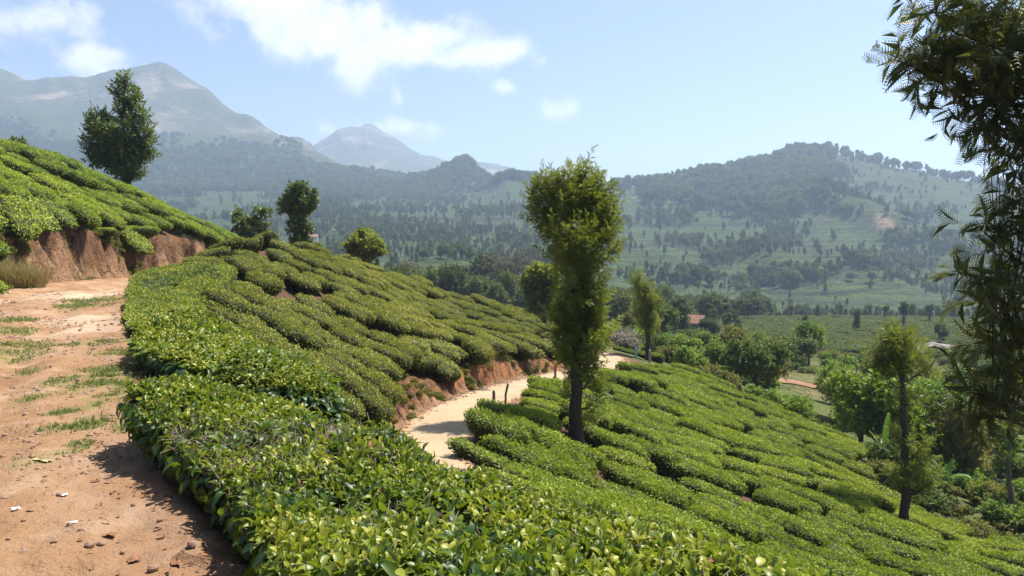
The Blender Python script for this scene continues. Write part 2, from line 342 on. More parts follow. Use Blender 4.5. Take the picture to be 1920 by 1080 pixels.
def mat_far():
    m, nt, b = new_mat('distant_hill_cover'); b.inputs['Roughness'].default_value = 0.95; b.inputs['Specular IOR Level'].default_value = 0.1
    p = geo_pos(nt)
    vor = nt.nodes.new('ShaderNodeTexVoronoi'); vor.feature = 'DISTANCE_TO_EDGE'; vor.inputs['Scale'].default_value = 0.2
    nt.links.new(p, vor.inputs['Vector'])
    n1 = noise_tex(nt, 0.012, 6, 0.6, p); n2 = noise_tex(nt, 0.06, 6, 0.65, p); n3 = noise_tex(nt, 0.006, 9, 0.66, p); n4 = noise_tex(nt, 0.35, 4, 0.7, p)
    tea = ramp(nt, n1, [(0.3, (0.034, 0.058, 0.016)), (0.5, (0.070, 0.102, 0.024)), (0.62, (0.055, 0.070, 0.026)), (0.75, (0.095, 0.122, 0.032))])
    tea = mix(nt, math_node(nt, 'MULTIPLY', math_node(nt, 'SUBTRACT', n2, 0.47, clamp=True), 4.0, clamp=True), tea, (0.028, 0.042, 0.017))
    gap = ramp(nt, vor.outputs['Distance'], [(0.0, (0, 0, 0)), (0.22, (1, 1, 1))])
    tea = mix(nt, math_node(nt, 'MULTIPLY', math_node(nt, 'SUBTRACT', 1.0, gap), 0.75), tea, (0.028, 0.040, 0.018))  # gaps between bushes: bare soil plus their shadow, painted as dark colour
    # picking paths that follow the contour
    sep = nt.nodes.new('ShaderNodeSeparateXYZ'); nt.links.new(p, sep.inputs[0])
    zz = math_node(nt, 'ADD', sep.outputs['Z'], math_node(nt, 'MULTIPLY', n1, 34.0))
    fr = math_node(nt, 'FRACT', math_node(nt, 'DIVIDE', zz, 27.0))
    ln = math_node(nt, 'LESS_THAN', fr, 0.075)
    ln = math_node(nt, 'MULTIPLY', ln, math_node(nt, 'MULTIPLY', math_node(nt, 'SUBTRACT', n2, 0.42, clamp=True), 6.0, clamp=True))
    tea = mix(nt, ln, tea, (0.05, 0.045, 0.028))
    red = math_node(nt, 'MULTIPLY', math_node(nt, 'SUBTRACT', n2, 0.68, clamp=True), 9.0, clamp=True)
    tea = mix(nt, red, tea, (0.30, 0.19, 0.12))
    wood = ramp(nt, n2, [(0.3, (0.030, 0.050, 0.020)), (0.6, (0.055, 0.080, 0.030)), (0.8, (0.09, 0.11, 0.045))])
    rz = math_node(nt, 'FRACT', math_node(nt, 'DIVIDE', math_node(nt, 'ADD', sep.outputs['Z'], math_node(nt, 'MULTIPLY', n2, 9.0)), 5.0))
    rowm = math_node(nt, 'MULTIPLY', math_node(nt, 'LESS_THAN', rz, 0.36), 0.72)
    tea = mix(nt, rowm, tea, (0.024, 0.036, 0.014))
    tea = mix(nt, attr(nt, 'lane_shade'), tea, (0.022, 0.026, 0.014))
    rough = ramp(nt, n4, [(0.3, (0.045, 0.055, 0.018)), (0.5, (0.10, 0.105, 0.035)), (0.7, (0.17, 0.14, 0.06))])
    tea = mix(nt, attr(nt, 'scrub'), tea, rough)
    c = mix(nt, attr(nt, 'forest'), tea, wood)
    rock = ramp(nt, n3, [(0.34, (0.035, 0.038, 0.028)), (0.5, (0.11, 0.092, 0.07)), (0.64, (0.26, 0.20, 0.155))])
    scrub = ramp(nt, n2, [(0.35, (0.040, 0.052, 0.026)), (0.7, (0.085, 0.09, 0.045))])
    rock = mix(nt, math_node(nt, 'MULTIPLY', math_node(nt, 'SUBTRACT', n3, 0.5), 6.0, clamp=True), scrub, rock)
    c = mix(nt, attr(nt, 'rock'), c, rock)
    c = mix(nt, math_node(nt, 'MULTIPLY', attr(nt, 'bare'), 0.7), c, (0.30, 0.20, 0.14))
    nt.links.new(c, b.inputs['Base Color'])
    q = bump(nt, b, n4, 1.0, 1.2); bump(nt, b, n3, 0.8, 40.0, q)
    return m
M['ground'] = mat_ground(); M['path'] = mat_path(); M['road'] = mat_road(); M['far'] = mat_far()
M['stone'] = simple('pebble_grey', (0.33, 0.21, 0.145), 0.9, (0.17, 0.11, 0.075), 25, 0.4, 0.01)
M['rock'] = simple('outcrop_grey', (0.33, 0.29, 0.25), 0.92, (0.15, 0.13, 0.115), 1.2, 0.8, 0.2)
M['paper'] = simple('paper_white', (0.78, 0.76, 0.70), 0.8, (0.62, 0.58, 0.50), 20)
M['marker'] = simple('whitewashed_stone', (0.62, 0.63, 0.66), 0.9, (0.28, 0.28, 0.30), 22, 0.5, 0.01)
M['wood_post'] = simple('weathered_wood', (0.16, 0.13, 0.10), 0.9, (0.06, 0.05, 0.04), 18, 0.5, 0.01)
M['wall'] = simple('white_plaster', (0.76, 0.75, 0.72), 0.9, (0.60, 0.58, 0.54), 1.5)
M['wall_o'] = simple('orange_plaster', (0.62, 0.36, 0.15), 0.9, (0.5, 0.3, 0.14), 1.5)
M['tile'] = simple('clay_tile', (0.27, 0.135, 0.092), 0.85, (0.17, 0.085, 0.06), 3.0)
M['tin'] = simple('sheet_metal_roof', (0.50, 0.47, 0.44), 0.6, (0.34, 0.30, 0.27), 1.0)
M['glass'] = simple('dark_window', (0.03, 0.035, 0.04), 0.25, (0.02, 0.02, 0.025), 2.0, spec=0.5)
M['frame'] = simple('painted_frame', (0.30, 0.22, 0.16), 0.7, (0.22, 0.16, 0.11), 6.0)

# ------------------------------------------------------------------ ground shape
class TPS:
    def __init__(s, pts, lam=0.4):
        P = np.array(pts, float); s.c = P[:, :2]; n = len(P); s.k = 0.05
        K = s.U(np.linalg.norm(s.c[:, None] - s.c[None], axis=-1)) + lam * np.eye(n)
        Q = np.c_[np.ones(n), s.c]; A = np.zeros((n + 3, n + 3)); A[:n, :n] = K; A[:n, n:] = Q; A[n:, :n] = Q.T
        s.w = np.linalg.solve(A, np.r_[P[:, 2], 0, 0, 0])
    def U(s, r): return r * r * np.log(r + 1e-6)
    def __call__(s, x, y):
        x = np.asarray(x, float); y = np.asarray(y, float); r = s.w[-3] + s.w[-2] * x + s.w[-1] * y
        for (cx, cy), w in zip(s.c, s.w[:-3]): r = r + w * s.U(np.hypot(x - cx, y - cy))
        return r
class Line:
    def __init__(s, pts, hw): s.p = np.array(pts, float); s.hw = hw
    def __call__(s, x, y):
        """signed distance (left of travel is positive) and height of the nearest point"""
        x = np.asarray(x, float); y = np.asarray(y, float)
        best = np.full(np.broadcast(x, y).shape, 1e18); sd = np.zeros_like(best); zz = np.zeros_like(best); n = len(s.p)
        for i in range(n - 1):
            a, b = s.p[i], s.p[i + 1]; dx, dy = b[0] - a[0], b[1] - a[1]; L = dx * dx + dy * dy
            t = ((x - a[0]) * dx + (y - a[1]) * dy) / L
            t = np.clip(t, -1e3 if i == 0 else 0, 1e3 if i == n - 2 else 1)
            ex = x - a[0] - t * dx; ey = y - a[1] - t * dy; d2 = ex * ex + ey * ey
            cr = dx * (y - a[1]) - dy * (x - a[0]); m = d2 < best
            best = np.where(m, d2, best); sd = np.where(m, np.sign(cr) * np.sqrt(d2), sd)
            zz = np.where(m, a[2] + np.clip(t, 0, 1) * (b[2] - a[2]), zz)
        return sd, zz
def smooth_poly(p, n=120):
    p = np.array(p, float); t = np.r_[0, np.cumsum(np.linalg.norm(np.diff(p[:, :2], axis=0), axis=1))]
    tt = np.linspace(0, t[-1], n); q = np.stack([np.interp(tt, t, p[:, i]) for i in range(p.shape[1])], 1)
    for _ in range(14):
        q[1:-1] = 0.25 * q[:-2] + 0.5 * q[1:-1] + 0.25 * q[2:]
    return q
R1 = Line(smooth_poly([(1.4, -14, 0), (-0.2, -5, 0), (-1.7, -0.6, 0), (-3.3, 3.0, 0), (-5.2, 5.6, 0), (-7.3, 9.3, 0.05), (-9.8, 14, 0.15), (-12.7, 20.5, 0.3), (-15.8, 27.5, 0.42), (-16.7, 34, 0.4), (-16.3, 40, 0.33), (-15.0, 47, 0.2), (-14.6, 56, -0.1), (-17, 66, -0.5), (-26, 82, -2)], 60), 2.2)
R2 = Line(smooth_poly([(26, 1, -6.2), (14, 3.5, -5.2), (5, 7.0, -4.2), (-0.2, 11, -3.75), (-2.8, 16, -3.62), (-2.85, 21.5, -3.65), (-2.1, 26.5, -3.8), (-0.6, 31.5, -4.1), (1.5, 36.5, -4.5), (4.1, 41.7, -4.95), (6.5, 46.5, -5.25), (7.4, 50.5, -5.4), (6.3, 54, -5.5), (3.6, 57, -5.6), (-1, 60, -5.8), (-7, 66, -7), (-14, 80, -10)], 60), 1.2)
def top(px, py, d, dz=0.75):
    w = W(px, py, d); return (w[0], w[1], w[2] - dz)
TA = TPS([top(0, 275, 42), top(-200, 200, 44), top(130, 305, 47), top(250, 358, 52), top(350, 408, 50), top(440, 455, 46.5, .6), top(0, 440, 27, .6), top(100, 425, 30, .6), top(200, 430, 33.5, .6),
          top(290, 452, 37.5, .6), top(360, 455, 41, .6), top(60, 355, 34), top(200, 385, 40), (-24, 14, 2.5), (-16, 6, 0.6), (-12, 0, 0.3), (-34, 22, 7.5), (-45, 50, 9), (-40, 75, 5.5), (-26, 62, 2.5), (-18, 58, 0.5), (-60, 40, 14), (-45, 20, 9.5), (-60, 80, 12), (-60, 0, 8), (-30, 100, 4), (-60, 120, 6)])
TB = TPS([top(205, 515, 27.5), top(330, 493, 30.5), top(450, 480, 34), top(600, 477, 42), top(560, 560, 31), top(700, 520, 47), top(850, 566, 52), top(1000, 606, 51), top(1040, 652, 45.5), top(1000, 640, 41.5), top(800, 600, 43),
          top(900, 652, 33.5), top(950, 648, 37), top(820, 672, 30.5), top(760, 700, 25.5), top(700, 738, 22), top(700, 640, 30), top(600, 640, 25), top(450, 600, 22), top(400, 540, 25), top(300, 560, 21), top(640, 768, 19),
          top(1140, 668, 46.5, .5), top(900, 610, 42),
          (-2.0, 3.9, -.05), (-3.6, 7.0, -.12), (-5.6, 10.4, 0), (-8.5, 16, 0.1), (-11.3, 22, 0.3), (0.0, 4.0, -.55), (-2.2, 8, -1.2), (1.8, 2.2, -.55), (1.2, -2, -0.1), (-4, 12, -1.0), (-1, 7, -1.5), (0, 9, -2.6), (3, 5, -2.3), (6, 0, -2.0), (10, -6, -2.2), (-5, 15, -1.6),
          (-12, 56, 0.2), (-5, 58, -1.4), (2, 55, -4.0), (-14, 70, -3)], 0.2)
TC = TPS([top(890, 770, 22.5), top(905, 757, 24.5), top(945, 735, 28.5), top(1000, 722, 32), top(1065, 708, 36), top(890, 805, 21), top(950, 850, 19.8), (-0.5, 21.3, -3.85), (0.3, 25.8, -4.0), (1.6, 30.4, -4.3), (3.8, 35.3, -4.7), (7.0, 40.4, -5.4), (9.3, 45.6, -6.0), (10.4, 50.4, -6.2), (9.2, 55.5, -6.0), top(1000, 850, 21), top(1081, 830, 25, 0.05), top(1200, 960, 19.6), top(1500, 1050, 20), top(1800, 1060, 23.5),
          top(1600, 900, 30.5), top(1300, 780, 34), top(1400, 742, 45), top(1550, 805, 41), top(1600, 855, 36), top(1635, 945, 32), top(1697, 1005, 28.7, 0.05), top(1920, 1050, 27), top(1400, 850, 30), top(1150, 770, 31),
          (21.5, 33, -10.6), (23, 45, -11.6), (26, 58, -12), (30, 80, -13.2), (24, 90, -11.5), (15, 75, -8.6), (9, 65, -6.4), (12, 95, -9.5), (0, 95, -8.8), (-12, 100, -9), (32, 30, -12.5), (40, 50, -13.5), (45, 90, -15),
          (60, 30, -12), (70, 70, -15), (10, 10, -6.2), (20, 10, -8.6), (40, 8, -10), (60, 0, -10), (4, 14, -4.6), (0, 16.5, -4.0), (15, 115, -14), (50, 120, -17), (-20, 120, -11)], 0.2)
def near_h(x, y, full=False):
    s1, z1 = R1(x, y); s2, z2 = R2(x, y)
    nA = fbm(np.asarray(x) * 0.9, np.asarray(y) * 0.9, 3, 5); nB = fbm(np.asarray(x) * 2.3, np.asarray(y) * 2.3, 3, 9)
    hA = TA(x, y); hB = TB(x, y); hC = TC(x, y)
    right = s1 <= 0
    h = np.where(right, np.where(s2 >= 0, hB, hC), hA)
    bw = np.where(s2 >= 0, 0.6, 0.8)
    f2 = ss((np.abs(s2) - R2.hw + 0.30 * nA + 0.26 * nB) / bw)
    h = np.where(right, z2 + (h - z2) * f2, h)
    bwl = np.where(right, 0.9, 1.1)
    f1 = ss((np.abs(s1) - R1.hw + np.where(right, 0.12, 0.45) * nA + np.where(right, .05, 0.38) * nB) / bwl)
    h = z1 + (h - z1) * f1
    if not full: return h
    return h, s1, s2, f1, f2, nA, nB
FARCOL = {
    -700: [(100, 520), (300, 500), (800, 440), (1500, 370), (2500, 270), (3500, 190), (5000, 330), (9000, 440)],
    0: [(100, 540), (300, 525), (600, 475), (1000, 425), (1800, 345), (2600, 250), (3400, 140), (4500, 300), (9000, 440)],
    75: [(100, 545), (300, 525), (600, 475), (1000, 425), (1800, 345), (2600, 255), (3400, 156), (4500, 300), (9000, 440)],
    170: [(100, 550), (300, 528), (600, 476), (1000, 425), (1800, 348), (2600, 262), (3450, 157), (4500, 300), (9000, 440)],
    250: [(100, 555), (300, 530), (600, 477), (1000, 425), (1800, 350), (2600, 265), (3500, 132), (4500, 300), (9000, 440)],
    320: [(100, 560), (300, 530), (600, 476), (1000, 424), (1800, 350), (2600, 262), (3500, 122), (4500, 300), (9000, 440)],
    390: [(100, 570), (300, 530), (600, 472), (1000, 420), (1800, 352), (2600, 275), (3450, 155), (4500, 320), (9000, 440)],
    460: [(100, 580), (300, 530), (600, 468), (1000, 416), (1800, 354), (2500, 292), (3300, 207), (4500, 330), (9000, 440)],
    560: [(100, 600), (250, 545), (600, 460), (1000, 410), (1700, 356), (2300, 310), (3000, 267), (4300, 350), (6000, 300), (9000, 440)],
    610: [(100, 605), (250, 550), (600, 458), (1000, 408), (1600, 364), (2200, 324), (2800, 292), (4000, 360), (6000, 266), (9000, 440)],
    645: [(100, 608), (250, 552), (600, 458), (1000, 408), (1600, 364), (2200, 330), (2700, 312), (4000, 365), (6000, 243), (9000, 440)],
    690: [(100, 610), (250, 555), (600, 460), (1000, 410), (1500, 372), (2100, 342), (2600, 328), (4000, 375), (6000, 231), (9000, 440)],
    740: [(100, 610), (250, 558), (600, 462), (1000, 411), (1500, 374), (2000, 350), (2500, 336), (4000, 380), (6000, 249), (9000, 440)],
    800: [(100, 612), (250, 560), (600, 466), (1000, 413), (1500, 372), (2200, 333), (4000, 385), (6000, 286), (9000, 440)],
    850: [(100, 612), (250, 562), (600, 470), (1000, 416), (1500, 370), (2000, 322), (4000, 390), (6000, 301), (9000, 440)],
    875: [(100, 614), (250, 562), (600, 472), (1000, 417), (1500, 368), (1950, 318), (4000, 390), (6000, 305), (9000, 440)],
    905: [(100, 616), (250, 563), (600, 476), (1000, 420), (1400, 366), (1900, 344), (4000, 392), (6000, 310), (9000, 440)],
    950: [(100, 620), (250, 565), (600, 480), (1000, 416), (1300, 368), (1500, 333), (2000, 370), (4000, 395), (6000, 318), (9000, 440)],
    1000: [(100, 625), (250, 568), (600, 484), (1000, 418), (1300, 372), (1500, 338), (2000, 375), (4000, 410), (6000, 360), (9000, 440)],
    1060: [(100, 630), (180, 600), (300, 568), (600, 492), (1000, 425), (1400, 352), (2000, 380), (9000, 440)],
    1150: [(100, 636), (180, 612), (300, 585), (450, 548), (700, 480), (1000, 425), (1400, 352), (2000, 390), (9000, 440)],
    1250: [(100, 640), (130, 650), (200, 622), (300, 600), (450, 566), (700, 490), (1000, 420), (1400, 346), (2000, 400), (9000, 440)],
    1330: [(100, 665), (130, 662), (200, 625), (300, 597), (350, 600), (480, 572), (700, 495), (1000, 414), (1400, 326), (2000, 400), (9000, 440)],
    1410: [(100, 690), (130, 664), (200, 625), (300, 596), (350, 604), (500, 575), (700, 502), (1000, 405), (1450, 304), (2000, 400), (9000, 440)],
    1480: [(100, 695), (130, 665), (200, 625), (300, 595), (350, 606), (500, 578), (700, 505), (1000, 402), (1500, 284), (2100, 400), (9000, 440)],
    1550: [(100, 700), (130, 666), (200, 625), (300, 595), (350, 606), (500, 580), (700, 500), (1000, 400), (1500, 281), (2100, 400), (9000, 440)],
    1620: [(100, 700), (130, 666), (200, 626), (300, 595), (350, 606), (500, 582), (700, 500), (1000, 405), (1500, 292), (2100, 400), (9000, 440)],
    1700: [(100, 700), (130, 668), (200, 628), (300, 596), (350, 606), (500, 585), (700, 505), (1000, 415), (1450, 309), (2100, 400), (9000, 440)],
    1800: [(100, 700), (130, 670), (200, 630), (300, 598), (350, 608), (500, 588), (700, 512), (1000, 425), (1350, 336), (2100, 410), (9000, 440)],
    1890: [(100, 700), (130, 672), (200, 632), (300, 600), (350, 610), (500, 588), (700, 520), (1000, 432), (1300, 362), (2100, 420), (9000, 440)],
    2100: [(100, 700), (130, 675), (200, 635), (300, 605), (500, 585), (700, 530), (1000, 460), (1250, 420), (2100, 440), (9000, 450)],
    2600: [(100, 700), (200, 640), (300, 610), (500, 580), (1000, 500), (2100, 460), (9000, 450)]}
_fk = np.array(sorted(FARCOL), float); _ld = np.linspace(math.log(60), math.log(6000), 700)
_tab = []
for k in sorted(FARCOL):
    c = [(d if d < 1500 else 1500 + (d - 1500) * 0.55, p) for d, p in FARCOL[k]]; zz = [-(p - 470) / FPX * d for d, p in c]
    dd = np.log([d for d, _ in c]); ang = np.array([p for _, p in c], float)
    v = np.interp(_ld, dd, ang)
    ker = np.ones(9) / 9; vs = np.convolve(np.pad(v, 4, 'edge'), ker, 'valid'); _tab.append(vs)
_tab = np.array(_tab)
def far_h(x, y):
    x = np.asarray(x, float); y = np.maximum(np.asarray(y, float), 55.0)
    px = np.clip(960 + FPX * x / y, _fk[0], _fk[-1] - 1e-3)
    i = np.clip(np.searchsorted(_fk, px, side='right') - 1, 0, len(_fk) - 2); t = (px - _fk[i]) / (_fk[i + 1] - _fk[i]); t = t * t * (3 - 2 * t) * 0.5 + t * 0.5
    l = np.clip((np.log(y) - _ld[0]) / (_ld[1] - _ld[0]), 0, len(_ld) - 1.001); j = l.astype(int); u = l - j
    a = _tab[i, j] * (1 - u) + _tab[i, j + 1] * u; b = _tab[i + 1, j] * (1 - u) + _tab[i + 1, j + 1] * u
    ang = a * (1 - t) + b * t
    z = EYE - (ang - 470) / FPX * y
    far = ss((y - 330) / 300)
    n = far * (fbm(x / 240, y / 240, 4, 21) * 15 + fbm(x / 80, y / 80, 3, 25) * 4.0)
    mt = ss((y - 1500) / 550)
    rd = 1 - np.abs(fbm(x / 460, y / 460, 5, 31)) * 2.0
    n = n + mt * (rd - 0.45) * 46 + mt * fbm(x / 140, y / 140, 4, 35) * 12
    # rounded spurs on the face of the tea hill
    for qx, qd, a_, rx, rd_ in ((1590, 640, 16, 60, 90), (1430, 700, 14, 50, 120), (1700, 860, 16, 60, 130), (1250, 620, 12, 60, 90), (1560, 1000, 20, 45, 150), (1000, 480, 9, 90, 70), (830, 430, 8, 80, 60)):
        X0 = (qx - 960) / FPX * qd
        n = n + a_ * np.exp(-((x - X0) / (rx / FPX * qd * 1.0)) ** 2 - ((y - qd) / rd_) ** 2)
    n = n + 0.5 * ss((y - 100) / 60) * fbm(x / 25, y / 25, 3, 41)
    return z + n
def H(x, y):
    x = np.asarray(x, float); y = np.asarray(y, float)
    t = ss((y - 78) / 40)
    return near_h(x, y) * (1 - t) + far_h(x, y) * t

def hit(px, py, d0=8.0, d1=4000.0):
    """where the view ray through a photo pixel first meets the ground"""
    d = np.exp(np.linspace(math.log(d0), math.log(d1), 700)); q = np.array([W(px, py, 1.0)]) - np.array([[0, 0, EYE]])
    P = q * d[:, None] + np.array([[0, 0, EYE]]); below = P[:, 2] < (far_h if d0 > 130 else H)(P[:, 0], P[:, 1])
    return P[np.argmax(below)] if below.any() else None

# near hillside sheet
xs = np.r_[np.arange(-48, -27, 0.5), np.arange(-27, 10, 0.14), np.arange(10, 62.5, 0.4)]; ys = np.r_[np.arange(-8, 16, 0.4), np.arange(16, 54, 0.15), np.arange(54, 78.2, 0.4)]
GX, GY = np.meshgrid(xs, ys, indexing='ij'); gx = GX.ravel(); gy = GY.ravel()
hh, s1, s2, f1, f2, nA, nB = near_h(gx, gy, True)
right = s1 <= 0
bankm = np.where(right, np.where(s2 >= 0, np.clip(4 * f2 * (1 - f2) * 1.6, 0, 1) + (ss((3.2 - s2) / 1.2) * (s2 > R2.hw)), 0.35 * (4 * f2 * (1 - f2))), np.clip(4 * f1 * (1 - f1) * 1.8, 0, 1) + ss((5.6 - s1) / 1.5) * (s1 > 2.4))
bankm = np.clip(bankm, 0, 1)
verge = np.clip((np.abs(s2) < R2.hw + 0.25) * right + (np.abs(s1) < R1.hw + 0.5), 0, 1) * 1.0
gully = right & (s2 < -2) & ((gx > 17.5) | (gy > 50))
grassm = np.where(gully, 1.0, 0.0) + 0.5 * ((s1 > 9) & ~right)
brown = (~right) * 1.0 + 0.5 * ss((s2 - 0) / 3) * (gy < 27)
hh = hh + 0.05 * nB + np.where(bankm > 0.4, 0.24 * fbm(gx * 2.2, gy * 2.2, 4, 61, 0.62) + 0.22 * nA, 0)
hh = np.where((np.abs(s1) < R1.hw - 0.05), hh - 0.25, hh); hh = np.where(right & (np.abs(s2) < R2.hw - 0.08), hh - 0.09, hh)
V = np.stack([gx, gy, hh], 1)
ter = link('hillside_ground', mesh_from('hillside_ground', V, grid_faces(len(xs), len(ys)), [M['ground']], {'bank': bankm, 'verge': verge, 'grass': np.clip(grassm, 0, 1), 'brown': np.clip(brown, 0, 1)}))
tag(ter, kind='structure', label='red brown earth of the near hillside under the tea and its cut banks')

# valley, hills and mountains
pxs = np.r_[np.linspace(-700, -60, 70), np.linspace(-50, 1970, 560), np.linspace(1980, 2600, 70)]
dss = np.exp(np.linspace(math.log(74), math.log(5500), 540))
QX, QD = np.meshgrid(pxs, dss, indexing='ij'); qy = QD.ravel(); qx = (QX.ravel() - 960) / FPX * qy
qz = H(qx, qy) - 0.35 * ss((90 - qy) / 14)
qpx = QX.ravel()
def forest_mask(x, y, z=None):
    px = 960 + FPX * x / y
    cl = fbm(x / 120, y / 120, 4, 71)
    m = np.zeros_like(px)
    # wooded crown of the right hand hill
    m = np.maximum(m, ss((px - 1180) / 60) * ss((1560 + 30 * cl - px) / 14) * ss((y - 960 - 0.25 * (1560 - px)) / 60 + cl * 1.5) * (y < 1600))
    # woods on the lower mountain
    m = np.maximum(m, ss((y - 1450 + cl * 260) / 170) * ss((2120 - y + cl * 240) / 220) * ss((905 - px) / 40))
    m = np.maximum(m, ss((px - 795) / 30) * ss((935 - px) / 20) * ss((y - 1500) / 100) * (y < 1950))
    # groves between the tea
    cg = fbm(x / 110, y / 70, 4, 71)
    m = np.maximum(m, 0.7 * ss((cg - 0.24) / 0.10) * ss((y - 280) / 80) * (y < 1800))
    return m
fm = forest_mask(qx, qy)
rock = ss((qy - 2030 + 200 * fbm(qx / 220, qy / 220, 4, 81)) / 200)
bare = np.zeros_like(qx)
for bx, by_, d_, r_ in ((1015, 467, 560, 7), (1690, 415, 960, 5), (1420, 325, 1320, 14), (1660, 450, 850, 8), (1190, 372, 1240, 9), (1140, 395, 900, 7), (955, 440, 640, 6)):
    w_ = W(bx, by_, d_)
    bare = np.maximum(bare, ss(1.4 - np.hypot((qx - w_[0]) / r_, (qy - d_) / (r_ * 2.6)) + 0.5 * fbm(qx / 8, qy / 8, 3, 3)))
LANE_SHADE_LINES = [[(1442, 549), (1527, 551), (1595, 547), (1689, 538)], [(1430, 546), (1484, 537), (1527, 530), (1561, 515), (1591, 505), (1640, 504)], [(1493, 459), (1548, 467), (1604, 472), (1650, 485)], [(1373, 463), (1416, 442), (1454, 429)],  # dark hill lanes; the second line paints a tree row with its shadow
         [(1544, 384), (1484, 395), (1433, 407), (1380, 425)], [(1591, 433), (1655, 427), (1719, 416), (1850, 418)], [(1676, 480), (1740, 476), (1800, 470)], [(1180, 420), (1300, 423), (1420, 418)], [(1150, 470), (1230, 458), (1330, 470)], [(720, 410), (800, 409), (870, 412), (980, 410)], [(600, 440), (700, 452), (790, 470)], [(850, 462), (920, 465), (990, 462)], [(1250, 500), (1340, 520), (1420, 515)]]
lpx, lpy, _ = PX(qx, qy, qz); lane_shade = np.zeros_like(qx)
for L_ in LANE_SHADE_LINES:
    for (ax_, ay_), (bx_, by2) in zip(L_[:-1], L_[1:]):
        t_ = np.clip(((lpx - ax_) * (bx_ - ax_) + (lpy - ay_) * (by2 - ay_)) / ((bx_ - ax_) ** 2 + (by2 - ay_) ** 2), 0, 1)
        dd_ = np.hypot(lpx - ax_ - t_ * (bx_ - ax_), (lpy - ay_ - t_ * (by2 - ay_))) + 0.8 * fbm(qx / 20, qy / 20, 2, 6)
        lane_shade = np.maximum(lane_shade, ss((3.4 - dd_) / 1.6) * (qy > 400))
scrubm = ss((150 - qy) / 25)
far_o = link('valley_and_hills', mesh_from('valley_and_hills', np.stack([qx, qy, qz], 1), grid_faces(len(pxs), len(dss)), [M['far']], {'forest': fm, 'rock': rock, 'bare': bare, 'lane_shade': lane_shade, 'scrub': scrubm}))
tag(far_o, kind='structure', label='tea covered valley floor rising to wooded hills and hazy mountains')

# dirt path and lower road
def strip(line, hw, step, ncross, y0, y1, crown, seed, dens=None):
    p = smooth_poly(line.p, 900); p = p[(p[:, 1] > y0) & (p[:, 1] < y1)]
    t = norm(np.gradient(p[:, :2], axis=0)); nrm = np.stack([-t[:, 1], t[:, 0]], 1)
    L = np.r_[0, np.cumsum(np.linalg.norm(np.diff(p[:, :2], axis=0), axis=1))]
    LL = [0.0]
    while LL[-1] < L[-1]:
        yy = np.interp(LL[-1], L, p[:, 1]); LL.append(LL[-1] + step * max(1.0, abs(yy) / 6.0))
    LL = np.array(LL); c = np.stack([np.interp(LL, L, p[:, i]) for i in range(3)], 1); nn = norm(np.stack([np.interp(LL, L, nrm[:, i]) for i in range(2)], 1))
    u = np.linspace(-1, 1, ncross)
    w = hw + 0.12 * fbm(LL / 1.1, LL * 0 + seed, 3, seed)
    X = c[:, None, 0] + nn[:, None, 0] * u[None] * w[:, None]; Y = c[:, None, 1] + nn[:, None, 1] * u[None] * w[:, None]
    Z = np.repeat(c[:, 2:3], ncross, 1)
    return X, Y, Z, np.broadcast_to(u, X.shape), LL
X, Y, Z, U, LL = strip(R1, 2.45, 0.045, 110, -4, 62, 0, 4)
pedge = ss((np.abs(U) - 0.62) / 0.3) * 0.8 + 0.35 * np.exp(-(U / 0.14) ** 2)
rut = -0.075 * np.exp(-((np.abs(U) - 0.36) / 0.13) ** 2) + 0.02 * np.exp(-(U / 0.15) ** 2)
Z = Z + rut + 0.035 * fbm(X * 0.8, Y * 0.8, 4, 91) + 0.034 * fbm(X * 4, Y * 4, 3, 93) + 0.008 * fbm(X * 14, Y * 14, 2, 95) + 0.03 * (np.abs(U) > 0.9) * fbm(X * 2, Y * 2, 2, 96) - 0.10 * ss((np.abs(U) - 0.9) / 0.1)
gpatch = np.zeros_like(X); pale = np.zeros_like(X)
GRASS_SPOTS = [(190, 700, 0.55), (150, 715, 0.4), (140, 795, 0.3), (10, 645, 0.6), (160, 570, 0.8), (175, 560, 0.8), (60, 740, 0.2), (130, 840, 0.15), (180, 790, 0.22), (145, 765, 0.2), (205, 690, 0.4), (215, 740, 0.3), (60, 865, 0.15), (20, 600, .5), (190, 640, .4), (120, 640, .3), (55, 690, .2), (215, 660, .4), (165, 755, .15), (200, 720, .5), (225, 715, .4), (170, 705, .5), (225, 660, .35), (160, 640, .35), (5, 620, .6), (30, 660, .5), (235, 800, .2), (110, 770, .15), (130, 800, .25), (150, 830, .12)]
PATHSPOT = []
for gxp, gyp, gr in GRASS_SPOTS:
    # walk down the view ray until it meets the path
    for d_ in np.arange(3, 40, 0.1):
        w_ = W(gxp, gyp, d_)
        if w_[2] < R1(w_[0], w_[1])[1] + 0.02: break
    PATHSPOT.append((w_[0], w_[1], gr))
    gpatch = np.maximum(gpatch, ss(1.3 - np.hypot(X - w_[0], (Y - w_[1]) * 0.8) / gr + 0.6 * fbm(X * 3, Y * 3, 3, 12)))
for pxp, pyp, pr, d_ in ((200, 620, 0.9, 15.0), (170, 600, 0.9, 16.5), (215, 600, 0.8, 17), (150, 545, 1.6, 23)):
    w_ = W(pxp, pyp, d_)
    pale = np.maximum(pale, ss(1.3 - np.hypot(X - w_[0], (Y - w_[1]) * 0.7) / pr + 0.7 * fbm(X * 2, Y * 2, 3, 14)))
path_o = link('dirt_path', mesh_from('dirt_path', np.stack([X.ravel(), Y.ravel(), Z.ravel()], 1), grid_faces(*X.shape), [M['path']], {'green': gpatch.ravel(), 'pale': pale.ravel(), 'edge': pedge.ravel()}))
tag(path_o, kind='structure', label='dry orange dirt path with worn ruts beside the tea hedge')
PATHMESH = (X.ravel(), Y.ravel(), Z.ravel())
def path_z(x, y):
    d2 = (PATHMESH[0] - x) ** 2 + (PATHMESH[1] - y) ** 2; return PATHMESH[2][np.argmin(d2)]
